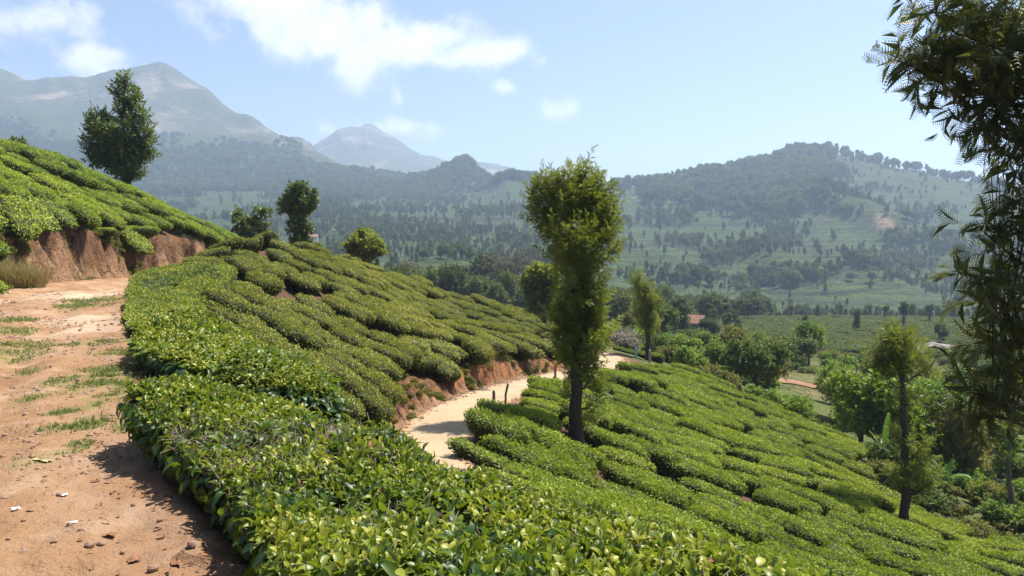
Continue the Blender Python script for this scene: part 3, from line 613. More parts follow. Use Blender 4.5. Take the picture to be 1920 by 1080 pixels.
X, Y, Z, U, LL = strip(R2, 1.32, 0.12, 24, 9, 62, 0, 7)
Z = Z + 0.03 - 0.03 * U ** 2 + 0.008 * fbm(X * 2, Y * 2, 3, 97) - 0.09 * ss((np.abs(U) - 0.93) / 0.07)
edge = ss((np.abs(U) - 0.72 + 0.25 * fbm(X, Y, 3, 98)) / 0.25)
road_o = link('lower_road', mesh_from('lower_road', np.stack([X.ravel(), Y.ravel(), Z.ravel()], 1), grid_faces(*X.shape), [M['road']], {'edge': edge.ravel(), 'wheel': (np.exp(-((np.abs(U) - 0.45) / 0.10) ** 2) * 0.7).ravel()}))
tag(road_o, kind='structure', label='pale dusty road curving below the cut bank of the tea hillside')

# red track in the gully
TRK = [(1452, 712), (1490, 716), (1530, 726), (1575, 729), (1615, 726)]
tp = smooth_poly([hit(a_, b_, 62) for a_, b_ in TRK], 40)
tw = np.linspace(-1, 1, 7); tz = H(tp[:, 0], tp[:, 1])
TX = np.repeat(tp[:, 0:1], 7, 1); TY = tp[:, 1:2] + tw[None] * (1.3 + 0.4 * fbm(tp[:, 0:1], tp[:, 1:2], 2, 3)); TZ = H(TX, TY) + 0.12 - 0.12 * np.abs(tw[None]) ** 4
tr_o = link('earth_track', mesh_from('earth_track', np.stack([TX.ravel(), TY.ravel(), TZ.ravel()], 1), grid_faces(*TX.shape), [simple('track_red', (0.25, 0.135, 0.075), 0.95, (0.20, 0.11, 0.06), 1.0)]))
tag(tr_o, kind='structure', label='bare red earth track crossing the bushy gully')

# ------------------------------------------------------------------ leaves
def leaf_template(w=0.22, droop=0.22, fold=0.35, nsec=6):
    yy = np.linspace(0, 1, nsec); hw = w * np.sin(np.pi * np.clip(yy, 0, 1) ** 0.85) ** 0.8; hw[0] = 0.015; hw[-1] = 0.0
    z = -droop * yy ** 2 + 0.12 * np.sin(yy * np.pi)
    V = []
    for i in range(nsec):
        V += [(-hw[i], yy[i], z[i] + fold * hw[i] + 0.02 * math.sin(i * 2.1)), (0, yy[i], z[i]), (hw[i], yy[i], z[i] + fold * hw[i] - 0.02 * math.sin(i * 2.1 + 1))]
    F = []
    for i in range(nsec - 1):
        a = 3 * i
        F += [(a, a + 1, a + 4), (a, a + 4, a + 3), (a + 1, a + 2, a + 5), (a + 1, a + 5, a + 4)]
    return np.array(V, float), np.array(F)
L_NEAR = leaf_template(0.24, 0.25, 0.45, 6)
L_NEAR2 = leaf_template(0.21, -0.05, 0.55, 6)
L_MED = leaf_template(0.22, 0.2, 0.4, 4)
L_LOW = (np.array([(0, 0, 0), (-0.24, 0.5, 0.09), (0, 1, -0.12), (0.24, 0.5, 0.09)], float), np.array([(0, 3, 2), (0, 2, 1)]))
L_TRI = (np.array([(-0.2, 0, 0), (0.2, 0, 0), (0, 1, -.1)], float), np.array([(0, 1, 2)]))
def frond(npair=9, w=0.36, lw=0.055, droop=0.35, seg2=False):
    V = []; F = []
    def z(y): return 0.18 * math.sin(y * 2.2) - droop * y * y
    for i in range(npair):
        y = 0.12 + 0.82 * i / (npair - 1); l = w * (0.55 + 0.75 * math.sin(math.pi * (0.15 + 0.75 * i / (npair - 1)))) * 0.8
        for sg in (-1, 1):
            b = len(V); ty = y + l * 0.75
            V += [(0, y - lw * 0.5, z(y)), (0, y + lw * 0.6, z(y))]
            if seg2:
                V += [(sg * l * 0.55, y + l * 0.33 - lw * 0.45, z(y) + 0.05), (sg * l * 0.5, y + l * 0.33 + lw * 0.45, z(y) + 0.05), (sg * l, ty, z(y) - 0.06)]
                F += [(b, b + 2, b + 3), (b, b + 3, b + 1), (b + 2, b + 4, b + 3)]
            else:
                V += [(sg * l, ty, z(y) - 0.03)]; F += [(b, b + 2, b + 1)]
    b = len(V); V += [(-0.012, 0, 0), (0.012, 0, 0), (0, 0.55, z(0.55)), (0, 1.05, z(1.05))]; F += [(b, b + 1, b + 2), (b, b + 2, b + 3)]
    return np.array(V, float), np.array(F)
F_MID = frond(7, 0.34, 0.062, 0.25)
F_NEAR = frond(10, 0.30, 0.030, 0.5, True)
def rand_dir(n, r): return norm(r.normal(size=(n, 3)))
def sample_tris(V, F, n, r):
    a, b, c = V[F[:, 0]], V[F[:, 1]], V[F[:, 2]]; cr = np.cross(b - a, c - a); ar = np.linalg.norm(cr, axis=1)
    i = r.choice(len(F), n, p=ar / ar.sum()); u = r.random((n, 1)); v = r.random((n, 1)); m = (u + v) > 1; u = np.where(m, 1 - u, u); v = np.where(m, 1 - v, v)
    return a[i] + u * (b[i] - a[i]) + v * (c[i] - a[i]), cr[i] / np.maximum(ar[i], 1e-12)[:, None]

# ------------------------------------------------------------------ tea bush prototypes
def bush_core(r, rx=0.72, ry=0.62, h=0.78, nu=18, nv=9):
    ph = np.linspace(0, 2 * math.pi, nu, endpoint=False); pr = np.array([(0.22, 0.10), (0.50, 0.30), (0.82, 0.52), (0.97, 0.68), (1.0, 0.84), (0.95, 0.955), (0.72, 0.992), (0.3, 1.0), (0.02, 1.0)])
    sx, sy, sz = r.random(3) * 50
    rr = 1 + 0.24 * noise3(np.cos(ph) * 1.3 + sx, np.sin(ph) * 1.3 + sy, 0 * ph + sz, 3) + 0.11 * noise3(np.cos(ph) * 3 + sx, np.sin(ph) * 3, 0 * ph, 4)
    V = np.zeros((nv, nu, 3))
    for i, (k, zz) in enumerate(pr):
        q = np.sign(np.cos(ph)) * np.abs(np.cos(ph)) ** 0.8, np.sign(np.sin(ph)) * np.abs(np.sin(ph)) ** 0.8
        V[i, :, 0] = q[0] * rx * k * rr; V[i, :, 1] = q[1] * ry * k * rr
        V[i, :, 2] = h * zz + 0.045 * noise3(V[i, :, 0] * 3 + sx, V[i, :, 1] * 3 + sy, zz * 2, 5) * (zz > 0.5)
    i = np.arange(nv - 1)[:, None] * nu; j = np.arange(nu)[None]; jn = (j + 1) % nu
    F = np.stack([i + j, i + jn, i + nu + jn, i + nu + j], -1).reshape(-1, 4)
    return V.reshape(-1, 3), np.concatenate([F[:, [0, 1, 2]], F[:, [0, 2, 3]]])
def bush_foliage(mat, seed, nleaf=1500, shift=0.0, ll=0.085, tmpl=L_LOW, rx=0.72, ry=0.62, h=0.78):
    r = np.random.default_rng(seed); A = Acc(); V, F = bush_core(r, rx, ry, h)
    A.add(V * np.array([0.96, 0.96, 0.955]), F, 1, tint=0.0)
    p, n = sample_tris(V, F, nleaf, r)
    keep = p[:, 2] > 0.16 * h; p, n = p[keep], n[keep]; k = len(p)
    topn = ss((p[:, 2] / h - 0.62) / 0.3)
    up = np.array([0, 0, 1.0])
    tang = norm(rand_dir(k, r) - 0.0 * n)
    d = norm(tang * 1.0 + n * (0.25 + 0.45 * r.random((k, 1))) + up * (0.5 * topn[:, None] - 0.25 * (1 - topn[:, None])))
    nn = norm(n * 0.8 + up * 0.5 + 0.55 * rand_dir(k, r))
    p = p + n * (0.09 * (r.random((k, 1)) ** 2 - 0.15)) - d * ll * 0.3
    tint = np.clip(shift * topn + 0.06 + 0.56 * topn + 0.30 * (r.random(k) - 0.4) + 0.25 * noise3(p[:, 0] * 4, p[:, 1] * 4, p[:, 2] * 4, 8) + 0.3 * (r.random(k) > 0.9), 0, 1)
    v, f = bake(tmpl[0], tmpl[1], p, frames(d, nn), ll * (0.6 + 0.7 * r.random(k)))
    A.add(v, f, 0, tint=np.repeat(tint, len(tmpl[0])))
    return A.mesh('tea_foliage', [mat, M['core']])
def bush_stem(seed):
    r = np.random.default_rng(seed); A = Acc()
    for k in range(5):
        a = r.random() * 6.28; e = np.array([math.cos(a) * 0.42, math.sin(a) * 0.36, 0.5 + 0.1 * r.random()])
        mid = e * np.array([0.45, 0.45, 0.5]) + r.normal(size=3) * 0.03
        V, F = tube([(0, 0, -0.35), (0.02, 0.0, 0.05), mid, e], [0.05, 0.042, 0.025, 0.012], 5); A.add(V, F)
    return A.mesh('tea_stem', [M['bark_pale']])
STEMS = [bush_stem(s) for s in range(3)]
PROTO = {}
for key, mk in (('mid', 'tea_mid'), ('low', 'tea_low'), ('up', 'tea_up')):
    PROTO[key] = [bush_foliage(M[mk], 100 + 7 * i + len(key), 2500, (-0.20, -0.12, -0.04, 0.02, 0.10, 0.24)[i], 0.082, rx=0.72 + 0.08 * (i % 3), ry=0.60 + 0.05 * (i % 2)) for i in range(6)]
PROTO['far'] = [bush_foliage(M['tea_far'], 300 + i, 420, 0.0, 0.17, rx=0.75, ry=0.62) for i in range(4)]

def terrain_normal(x, y, e=0.5):
    zx = (H(x + e, y) - H(x - e, y)) / (2 * e); zy = (H(x, y + e) - H(x, y - e)) / (2 * e)
    return norm(np.stack([-zx, -zy, np.ones_like(zx)], -1))
def in_poly(x, y, poly):
    c = np.zeros(np.shape(x), bool); n = len(poly)
    for i in range(n):
        (x0, y0), (x1, y1) = poly[i], poly[(i + 1) % n]
        c ^= ((y0 > y) != (y1 > y)) & (x < (x1 - x0) * (y - y0) / (y1 - y0 + 1e-12) + x0)
    return c

# foreground hedge outlines (plan view, metres)
HEDGE1 = [(-0.42, 2.0), (-0.92, 3.1), (-1.50, 4.1), (-2.32, 5.2), (-2.95, 5.95), (-3.18, 6.4), (-2.95, 6.8), (-2.5, 6.95), (-1.85, 6.6), (-1.1, 5.9), (-0.35, 5.0), (0.35, 4.15), (1.05, 3.4), (1.7, 2.9), (2.4, 2.3), (2.5, 1.6), (1.6, 1.55), (0.3, 1.8)]
HEDGE2 = [(-5.0, 10.2), (-5.4, 11.1), (-5.4, 12.1), (-4.9, 12.7), (-4.3, 12.2), (-3.3, 11.3), (-2.5, 10.2), (-2.1, 9.3), (-2.3, 8.8), (-2.9, 8.9), (-3.7, 9.3), (-4.6, 9.8)]
HEDGE3 = [(-6.7, 13.5), (-8.2, 16.2), (-9.8, 19.6), (-11.5, 23), (-13.1, 26.3), (-14.1, 29.3), (-12.6, 30.4), (-10.4, 29.0), (-9.2, 22.5), (-7.2, 18.3), (-5.2, 15.6), (-3.9, 14.3), (-3.6, 13.4), (-5.4, 13.2)]
def grow(poly, m):
    p = np.array(poly); c = p.mean(0); v = p - c; L = np.linalg.norm(v, axis=1, keepdims=True); return (c + v * (L + m) / L).tolist()

def field(row, sp_along, sp_across, area, seed, jit=0.22, miss=0.02):
    r = np.random.default_rng(seed); d = norm(np.array(row, float)); n = np.array([-d[1], d[0]])
    c = np.array([(p[0], p[1]) for p in area]); ctr = c.mean(0); ext = np.linalg.norm(c - ctr, axis=1).max() + 2
    ia = np.arange(-ext, ext, sp_across); out = []
    for k, a in enumerate(ia):
        al = np.arange(-ext, ext, sp_along) + r.random() * sp_along
        al = al + r.normal(size=len(al)) * jit * sp_along
        ac = a + 0.28 * sp_across * noise2(al / 3.0, np.full(len(al), k * 0.35), seed) + r.normal(size=len(al)) * 0.05 * sp_across
        out.append(ctr + al[:, None] * d + ac[:, None] * n)
    P = np.concatenate(out); keep = in_poly(P[:, 0], P[:, 1], area) & (r.random(len(P)) > miss)
    return P[keep], math.atan2(d[1], d[0])
AREA_B = [(-15, 46), (-14, 35), (-11, 24), (-7.5, 17), (-5.5, 13.2), (-2.4, 12.5), (-1.5, 9), (0, 12), (-2, 24), (2, 33), (7, 47), (6, 55), (-2, 57), (-13, 54), (-15, 50)]
AREA_C = [(-1.5, 17), (-1.3, 22), (-0.8, 26.5), (0.6, 31), (3.4, 37), (9.0, 45.5), (10.0, 48), (12.5, 48.6), (14.8, 47.2), (18.2, 43.5), (17.2, 38), (16.6, 34), (18.0, 31.5), (21.5, 28.6), (24, 22), (18, 14), (6, 12), (0, 14)]
AREA_A = [(-15, 20), (-16.5, 27), (-17.5, 32), (-17.2, 38), (-15.8, 46), (-14.5, 51), (-15, 57), (-22, 62), (-30, 60), (-34, 48), (-38, 38), (-32, 26), (-24, 20)]
bushes = []      # x, y, z, proto key, rot, sx, sy, sz, label key
def plant(P, ang, key, seed, sx, sy, sz, tilt=0.85):
    r = np.random.default_rng(seed)
    s1, _ = R1(P[:, 0], P[:, 1]); s2, _ = R2(P[:, 0], P[:, 1])
    ok = np.ones(len(P), bool)
    if key == 'mid': ok = (s1 < -R1.hw - 0.3) & (s2 > R2.hw + 0.75)
    if key == 'low': ok = ~((np.abs(P[:, 0] - 1.95) < 0.75) & (P[:, 1] > 22.9) & (P[:, 1] < 25.2)) & ~((np.abs(P[:, 0] - 14.5) < 0.8) & (P[:, 1] > 26.6) & (P[:, 1] < 29)) & (s2 < -R2.hw - 0.42 - 0.5 * (P[:, 1] > 39))
    if key == 'up': ok = (s1 > R1.hw + 0.62 + 0.3 * fbm(P[:, 0], P[:, 1], 2, 2))
    for hp in (HEDGE1, HEDGE2, HEDGE3): ok &= ~in_poly(P[:, 0], P[:, 1], grow(hp, 0.35))
    if key == 'mid': ok &= (np.hypot(P[:, 0] + 9.6, P[:, 1] - 32.5) > 0.9) & (terrain_normal(P[:, 0], P[:, 1], 0.9)[:, 2] > 0.74)
    P = P[ok]; z = H(P[:, 0], P[:, 1]); nrm = terrain_normal(P[:, 0], P[:, 1], 0.9)
    px, py, f = PX(P[:, 0], P[:, 1], z + 0.7)
    vis = (px > -130) & (px < 2050) & (py < 1200) & (f > 2)
    for i in np.where(vis)[0]:
        n = norm(nrm[i] * tilt + np.array([0, 0, 1 - tilt]))
        if n[2] < 0.8: n = norm(np.array([n[0], n[1], 1.3 * math.hypot(n[0], n[1])]))
        ya = ang + r.normal() * 0.16 + (math.pi if r.random() > 0.5 else 0)
        big = 1 + 0.16 * r.normal()
        bushes.append((P[i, 0], P[i, 1], z[i], key, ya, n, sx * big * (0.9 + 0.35 * r.random()), sy * (0.9 + 0.22 * r.random()), sz * (0.80 + 0.38 * r.random()), float(f[i])))
P_, a_ = field((1, -0.85), 1.62, 1.34, AREA_B, 5, miss=0.05); plant(P_, a_, 'mid', 51, 1.10, 0.91, 1.08)
P_, a_ = field((1, -0.28), 1.5, 0.98, AREA_C, 6, miss=0.03); plant(P_, a_, 'low', 52, 1.10, 0.68, 1.0)
P_, a_ = field((1, -0.55), 1.6, 1.42, AREA_A, 7, miss=0.03); plant(P_, a_, 'up', 53, 1.2, 1.02, 1.05)
# separate bushes seen on the banks
for px_, py_, d_, key, s_ in ((197, 466, 34.0, 'up', .6), (262, 458, 38.0, 'up', .9), (800, 705, 31.0, 'mid', .85)):
    w_ = hit(px_, py_, 20); d_ = float(w_[1]); bushes.append((w_[0], w_[1], float(H(w_[0], w_[1])) + 0.02, key, 0.3, np.array([0, 0, 1.0]), s_, s_, s_ * 1.05, d_))
bushes.sort(key=lambda b: b[9])
def flush(x, y):
    """which of the six bush kinds, darkest to freshest, grows at this spot"""
    v = 2.5 + 3.6 * noise2(x / 4.2, y / 4.2, 88) + 1.6 * noise2(x / 1.4, y / 1.4, 89) + rr.uniform(-1.2, 1.2)
    return int(np.clip(round(float(v)), 0, 5))
rr = random.Random(4)
def bush_matrix(b):
    x, y, z, key, ya, n, sx, sy, sz, f = b
    n = Vector(n); t = Vector((math.cos(ya), math.sin(ya), 0)); t = (t - n * t.dot(n)).normalized(); u = n.cross(t)
    R = Matrix((t, u, n)).transposed().to_4x4()
    return Matrix.Translation((x, y, z - 0.10)) @ R @ Matrix.Diagonal((sx, sy, sz, 1))
LAB = {'mid': ('low tea bush on the rounded hillside between dirt path and lower road', 'tea bushes on the hillside above the road'),
       'low': ('low tea bush on the slope falling away below the lower road', 'tea bushes on the slope below the road'),
       'up': ('low tea bush on the bright green hill above the dirt path', 'tea bushes on the hill above the path')}
quota = {'mid': 130, 'low': 115, 'up': 60}
rest = {'mid': [], 'low': [], 'up': []}
for i, b in enumerate(bushes):
    k = b[3]
    if quota[k] > 0:
        quota[k] -= 1
        o = link('tea_bush', PROTO[k][flush(b[0], b[1])]); o.matrix_world = bush_matrix(b)
        q1 = float(R1(b[0], b[1])[0]); q2 = float(R2(b[0], b[1])[0]); lab = LAB[k][0]
        if k == 'mid':
            if q2 < R2.hw + 2.1: lab = 'tea bush overhanging the red cut bank above the lower road'
            elif q1 > -R1.hw - 2.0: lab = 'tea bush of the middle hillside standing right at the dirt path edge'
            elif b[9] > 30: lab = 'low tea bush near the crest of the rounded hillside above the road'
            else: lab = 'low tea bush in the hollow of the hillside between near hedges and road bank'
        elif k == 'low':
            if q2 > -R2.hw - 2.0: lab = 'tea bush standing along the right edge of the lower road'
            elif b[0] > 13: lab = 'tea bush at the foot of the lower slope near the bushy gully'
            elif b[0] < 5: lab = 'tea bush on the upper part of the slope round the column shaped silver oak'
            else: lab = 'tea bush halfway down the slope right of the column shaped silver oak'
        else:
            if q1 < R1.hw + 2.4: lab = 'bright tea bush hanging over the bare earth bank beside the dirt path'
            else: lab = 'bright tea bush higher up the left hill above the earth bank'
        tag(o, lab, 'tea bush', LAB[k][1])
        s = bpy.data.objects.new('stem', STEMS[i % 3]); COL.objects.link(s); s.parent = o
    else: rest[k].append(b)

def scatter(name, protos, mats4, label, seed=0, pick=None):
    """one stuff object: prototypes instanced on points with geometry nodes"""
    r = np.random.default_rng(seed); n = len(mats4)
    me = bpy.data.meshes.new(name); me.vertices.add(n)
    co = np.array([m.to_translation() for m in mats4]); rot = np.array([m.to_euler() for m in mats4]); sc = np.array([m.to_scale() for m in mats4])
    me.vertices.foreach_set('co', co.astype(np.float32).ravel())
    a = me.attributes.new('rot', 'FLOAT_VECTOR', 'POINT'); a.data.foreach_set('vector', rot.astype(np.float32).ravel())
    a = me.attributes.new('scl', 'FLOAT_VECTOR', 'POINT'); a.data.foreach_set('vector', sc.astype(np.float32).ravel())
    a = me.attributes.new('pick', 'INT', 'POINT'); a.data.foreach_set('value', (r.integers(0, len(protos), n) if pick is None else np.array(pick)).astype(np.int32))
    o = link(name, me)
    pc = bpy.data.collections.new(name + '_kinds')
    for i, pm in enumerate(protos):
        po = bpy.data.objects.new('%s_kind' % name, pm); pc.objects.link(po)
    ng = bpy.data.node_groups.new(name + '_scatter', 'GeometryNodeTree')
    ng.interface.new_socket('Geometry', in_out='INPUT', socket_type='NodeSocketGeometry'); ng.interface.new_socket('Geometry', in_out='OUTPUT', socket_type='NodeSocketGeometry')
    gi = ng.nodes.new('NodeGroupInput'); go = ng.nodes.new('NodeGroupOutput'); ci = ng.nodes.new('GeometryNodeCollectionInfo')
    ci.inputs['Collection'].default_value = pc; ci.inputs['Separate Children'].default_value = True; ci.inputs['Reset Children'].default_value = True
    ip = ng.nodes.new('GeometryNodeInstanceOnPoints'); ip.inputs['Pick Instance'].default_value = True
    def na(nm, t):
        q = ng.nodes.new('GeometryNodeInputNamedAttribute'); q.data_type = t; q.inputs['Name'].default_value = nm; return q.outputs['Attribute']
    ng.links.new(gi.outputs[0], ip.inputs['Points']); ng.links.new(ci.outputs[0], ip.inputs['Instance'])
    ng.links.new(na('pick', 'INT'), ip.inputs['Instance Index'])
    e2r = ng.nodes.new('FunctionNodeEulerToRotation'); ng.links.new(na('rot', 'FLOAT_VECTOR'), e2r.inputs[0]); ng.links.new(e2r.outputs[0], ip.inputs['Rotation'])
    ng.links.new(na('scl', 'FLOAT_VECTOR'), ip.inputs['Scale'])
    ng.links.new(ip.outputs[0], go.inputs[0])
    md = o.modifiers.new('scatter', 'NODES'); md.node_group = ng
    tag(o, label, kind='stuff')
    return o
for k, nm, lb in (('mid', 'middle_tea_rows', 'closely planted tea bushes covering the far part of the middle hillside'), ('low', 'lower_tea_rows', 'closely planted tea bushes covering the far part of the lower slope'), ('up', 'upper_tea_rows', 'closely planted tea bushes covering the top of the left hill')):
    if rest[k]: scatter(nm, PROTO[k], [bush_matrix(b) for b in rest[k]], lb, 3, [flush(b[0], b[1]) for b in rest[k]])

# ------------------------------------------------------------------ foreground hedges
def resample_loop(poly, n):
    p = np.array(poly + [poly[0]], float); t = np.r_[0, np.cumsum(np.linalg.norm(np.diff(p, axis=0), axis=1))]
    tt = np.linspace(0, t[-1], n, endpoint=False); q = np.stack([np.interp(tt, t, p[:, i]) for i in range(2)], 1)
    for _ in range(3): q = 0.25 * np.roll(q, 1, 0) + 0.5 * q + 0.25 * np.roll(q, -1, 0)
    return q
def hedge_core(poly, topfn, n=90, basefn=None, lump=0.10, seed=0):
    q = resample_loop(poly, n); c = q.mean(0)
    # medial ring: pull the outline inwards towards its long axis
    u, s, vt = np.linalg.svd(q - c); ax = vt[0]; al = (q - c) @ ax
    med = c + np.outer(al * 0.82, ax)
    # true medial offset: average of the outline points at similar position along the axis
    for i in range(n):
        m = np.abs(al - al[i] * 0.85) < 0.5
        if m.sum() > 1: med[i] = q[m].mean(0)
    for _ in range(6): med = 0.25 * np.roll(med, 1, 0) + 0.5 * med + 0.25 * np.roll(med, -1, 0)
    pr = [(0.24, 0.02), (0.22, 0.25), (0.16, 0.50), (0.06, 0.72), (-0.02, 0.88), (0.07, 0.955), (0.3, 0.99), (0.55, 1.0), (0.8, 1.0), (1.0, 1.0)]
    rings = []
    for k, zz in pr:
        xy = q * (1 - k) + med * k
        zb = H(xy[:, 0], xy[:, 1]) - 0.05; zt = topfn(xy[:, 0], xy[:, 1])
        z = zb + (np.maximum(zt, zb + 0.2) - zb) * zz
        lm = lump * noise3(xy[:, 0] * 2.2, xy[:, 1] * 2.2, z * 2.2, seed) + lump * 0.6 * noise3(xy[:, 0] * 5, xy[:, 1] * 5, z * 5, seed + 1)
        out = norm(q - med + 1e-6)
        xy = xy + out * (lm * (1 - ss(k * 1.5)))[:, None]
        z = z + lm * (0.2 + 0.8 * ss(k * 2))
        rings.append(np.c_[xy, z])
    V = np.concatenate(rings); nr = len(pr)
    i = np.arange(nr - 1)[:, None] * n; j = np.arange(n)[None]; jn = (j + 1) % n
    F = np.stack([i + j, i + jn, i + n + jn, i + n + j], -1).reshape(-1, 4); F = np.concatenate([F[:, [0, 1, 2]], F[:, [0, 2, 3]]])
    # orientation: normals outwards
    a, b, cc = V[F[:, 0]], V[F[:, 1]], V[F[:, 2]]
    if np.cross(b - a, cc - a)[:, 2].sum() < 0: F = F[:, ::-1]
    return V, F
def hedge(name, poly, topfn, label, group, nshoot, nside, ll, tm, mat, seed, young=1.0, single=0, twigs=0, side_ll=None, nring=90, bald=None):
    r = np.random.default_rng(seed); V, F = hedge_core(poly, topfn, nring, seed=seed)
    ctr = np.array(poly).mean(0); base = np.array([ctr[0], ctr[1], float(H(ctr[0], ctr[1]))])
    root = bpy.data.objects.new(name, None); COL.objects.link(root); root.location = base; root.empty_display_size = 0.3
    tag(root, label, 'tea hedge', group)
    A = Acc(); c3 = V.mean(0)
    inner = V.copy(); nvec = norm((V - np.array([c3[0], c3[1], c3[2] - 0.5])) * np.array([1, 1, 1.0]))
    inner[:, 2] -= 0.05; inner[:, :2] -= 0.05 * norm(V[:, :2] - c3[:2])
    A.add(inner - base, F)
    cm = A.mesh('hedge_light_block', [M['core']]); co = link('light_block_core', cm, root)  # added solid core that stops light passing through the hedge
    # shoots
    P, Nn = sample_tris(V, F, nshoot * 3, r); tp_ = Nn[:, 2] > 0.45; P, Nn = P[tp_][:nshoot], Nn[tp_][:nshoot]; m = len(P)
    dn = noise3(P[:, 0] * 2.5, P[:, 1] * 2.5, P[:, 2] * 2.5, seed + 5); kp = dn > -0.42 + 0.3 * (r.random(m) - .5); P, Nn, dn = P[kp], Nn[kp], dn[kp]; m = len(P)
    if bald is not None:
        bd = np.hypot(P[:, 0] - bald[0], P[:, 1] - bald[1]) / bald[2] + 0.4 * noise3(P[:, 0] * 3, P[:, 1] * 3, P[:, 2], seed + 2); kp = r.random(m) < np.clip(bd - 0.15, 0.18, 1); P, Nn, dn = P[kp], Nn[kp], dn[kp]; m = len(P)
    ax = norm(Nn * 0.5 + np.array([0, 0, 0.8]) + 0.45 * r.normal(size=(m, 3)))
    shoot_age = np.clip(0.58 + 0.42 * noise3(P[:, 0] * 1.5, P[:, 1] * 1.5, P[:, 2], seed + 9) + 0.2 * r.normal(size=m), 0, 1) * young
    pos = []; dr = []; nr_ = []; sz = []; ti = []
    e1 = norm(np.cross(ax, np.array([0.3, 0.9, 0.1]))); e2 = np.cross(ax, e1)
    nl = 6; h0 = r.random(m) * 6.28; hl = ll * (0.9 + 0.8 * r.random(m))
    for k in range(nl):
        t = k / (nl - 1.0); a = h0 + 2.4 * k + 0.3 * r.normal(size=m); rad = np.cos(a)[:, None] * e1 + np.sin(a)[:, None] * e2
        el = 0.05 + 0.95 * t ** 1.3 + 0.2 * r.normal(size=m)
        d = norm(rad * (1 - 0.45 * t) + ax * el[:, None])
        pos.append(P - ax * (ll * 0.7) + ax * (hl * t)[:, None] + 0.01 * r.normal(size=(m, 3))); dr.append(d); nr_.append(norm(ax * 0.9 - rad * 0.2 + 0.3 * r.normal(size=(m, 3))))
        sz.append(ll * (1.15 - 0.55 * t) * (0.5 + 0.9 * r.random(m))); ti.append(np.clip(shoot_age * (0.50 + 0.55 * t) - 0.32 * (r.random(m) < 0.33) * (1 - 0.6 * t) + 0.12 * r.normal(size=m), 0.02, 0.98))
    # side and under leaves
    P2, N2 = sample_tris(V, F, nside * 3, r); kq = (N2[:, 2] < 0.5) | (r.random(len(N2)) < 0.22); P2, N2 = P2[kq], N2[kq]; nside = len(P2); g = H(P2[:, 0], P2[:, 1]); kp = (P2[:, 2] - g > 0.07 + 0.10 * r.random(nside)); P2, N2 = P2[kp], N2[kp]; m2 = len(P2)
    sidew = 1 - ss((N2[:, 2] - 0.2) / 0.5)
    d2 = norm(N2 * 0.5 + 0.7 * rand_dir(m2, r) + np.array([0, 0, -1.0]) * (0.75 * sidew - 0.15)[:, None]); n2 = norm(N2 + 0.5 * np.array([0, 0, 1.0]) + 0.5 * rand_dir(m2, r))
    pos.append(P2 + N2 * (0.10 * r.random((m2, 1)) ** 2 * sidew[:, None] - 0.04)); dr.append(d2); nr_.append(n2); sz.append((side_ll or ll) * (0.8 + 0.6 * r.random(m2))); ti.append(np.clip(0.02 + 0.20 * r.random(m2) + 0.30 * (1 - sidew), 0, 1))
    pos = np.concatenate(pos); dr = np.concatenate(dr); nr_ = np.concatenate(nr_); sz = np.concatenate(sz); ti = np.concatenate(ti)
    wx = 0.8 + 0.45 * r.random(len(sz)); sc3 = np.stack([sz * wx, sz, sz * (0.4 + 1.2 * r.random(len(sz)))], 1)
    R = frames(dr, nr_)
    idx = np.arange(len(pos))
    if single:
        px, py, f = PX(pos[:, 0], pos[:, 1], pos[:, 2]); on = (px > 0) & (px < 1920) & (py > 0) & (py < 1075)
        size = np.where(on, sz / f, 0) * np.where(nr_[:, 2] > -0.2, 1, 0.3) * (idx < nl * m)
        pick = np.argsort(-size)[:single * 2]; pick = r.choice(pick, single, replace=False)
        variants = []
        for vi in range(8):
            tmv = tm[vi % len(tm)]; me = mesh_from('tea_leaf', tmv[0], tmv[1], [mat], {'tint': np.full(len(tmv[0]), 0.3 + 0.6 * vi / 7.0)}); variants.append(me)
        for i in pick:
            mt = Matrix([[*(R[i][a] * sc3[i]), (pos[i] - base)[a]] for a in range(3)] + [[0, 0, 0, 1]])
            q = bpy.data.objects.new('leaf', variants[int(np.clip((ti[i] - 0.3) / 0.6 * 7, 0, 7))]); COL.objects.link(q); q.parent = root; q.matrix_local = mt
        keep = np.ones(len(pos), bool); keep[pick] = False; idx = idx[keep]
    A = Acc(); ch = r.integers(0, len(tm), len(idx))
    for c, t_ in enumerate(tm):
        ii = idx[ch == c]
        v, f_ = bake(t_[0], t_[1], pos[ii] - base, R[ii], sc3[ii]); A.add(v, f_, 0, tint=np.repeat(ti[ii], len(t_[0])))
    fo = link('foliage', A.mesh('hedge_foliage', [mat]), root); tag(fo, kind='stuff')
    if twigs:
        A = Acc()
        P3, N3 = sample_tris(V, F, twigs, r)
        if bald is not None:
            Q3, M3 = sample_tris(V, F, 12000, r); kq = (np.hypot(Q3[:, 0] - bald[0], Q3[:, 1] - bald[1]) < bald[2] * 1.1) & (M3[:, 2] > 0.3); P3 = np.concatenate([P3, Q3[kq][:1100]]); N3 = np.concatenate([N3, M3[kq][:1100]])
        for p, n in zip(P3, N3):
            if p[2] - H(p[0], p[1]) < 0.12 or n[2] < 0.25: continue
            d = norm(n * 0.7 + r.normal(size=3) * 0.55 + np.array([0, 0, 0.3])); L = 0.10 + 0.13 * r.random()
            a0 = p - d * L * 0.75 - base; mid = a0 + d * L * 0.5 + r.normal(size=3) * 0.015
            v, f_ = tube([a0, mid, a0 + d * L + r.normal(size=3) * 0.02], [0.0042, 0.0033, 0.002], 4); A.add(v, f_)
        to = link('twigs', A.mesh('hedge_twigs', [M['twig']]), root); tag(to, kind='stuff')
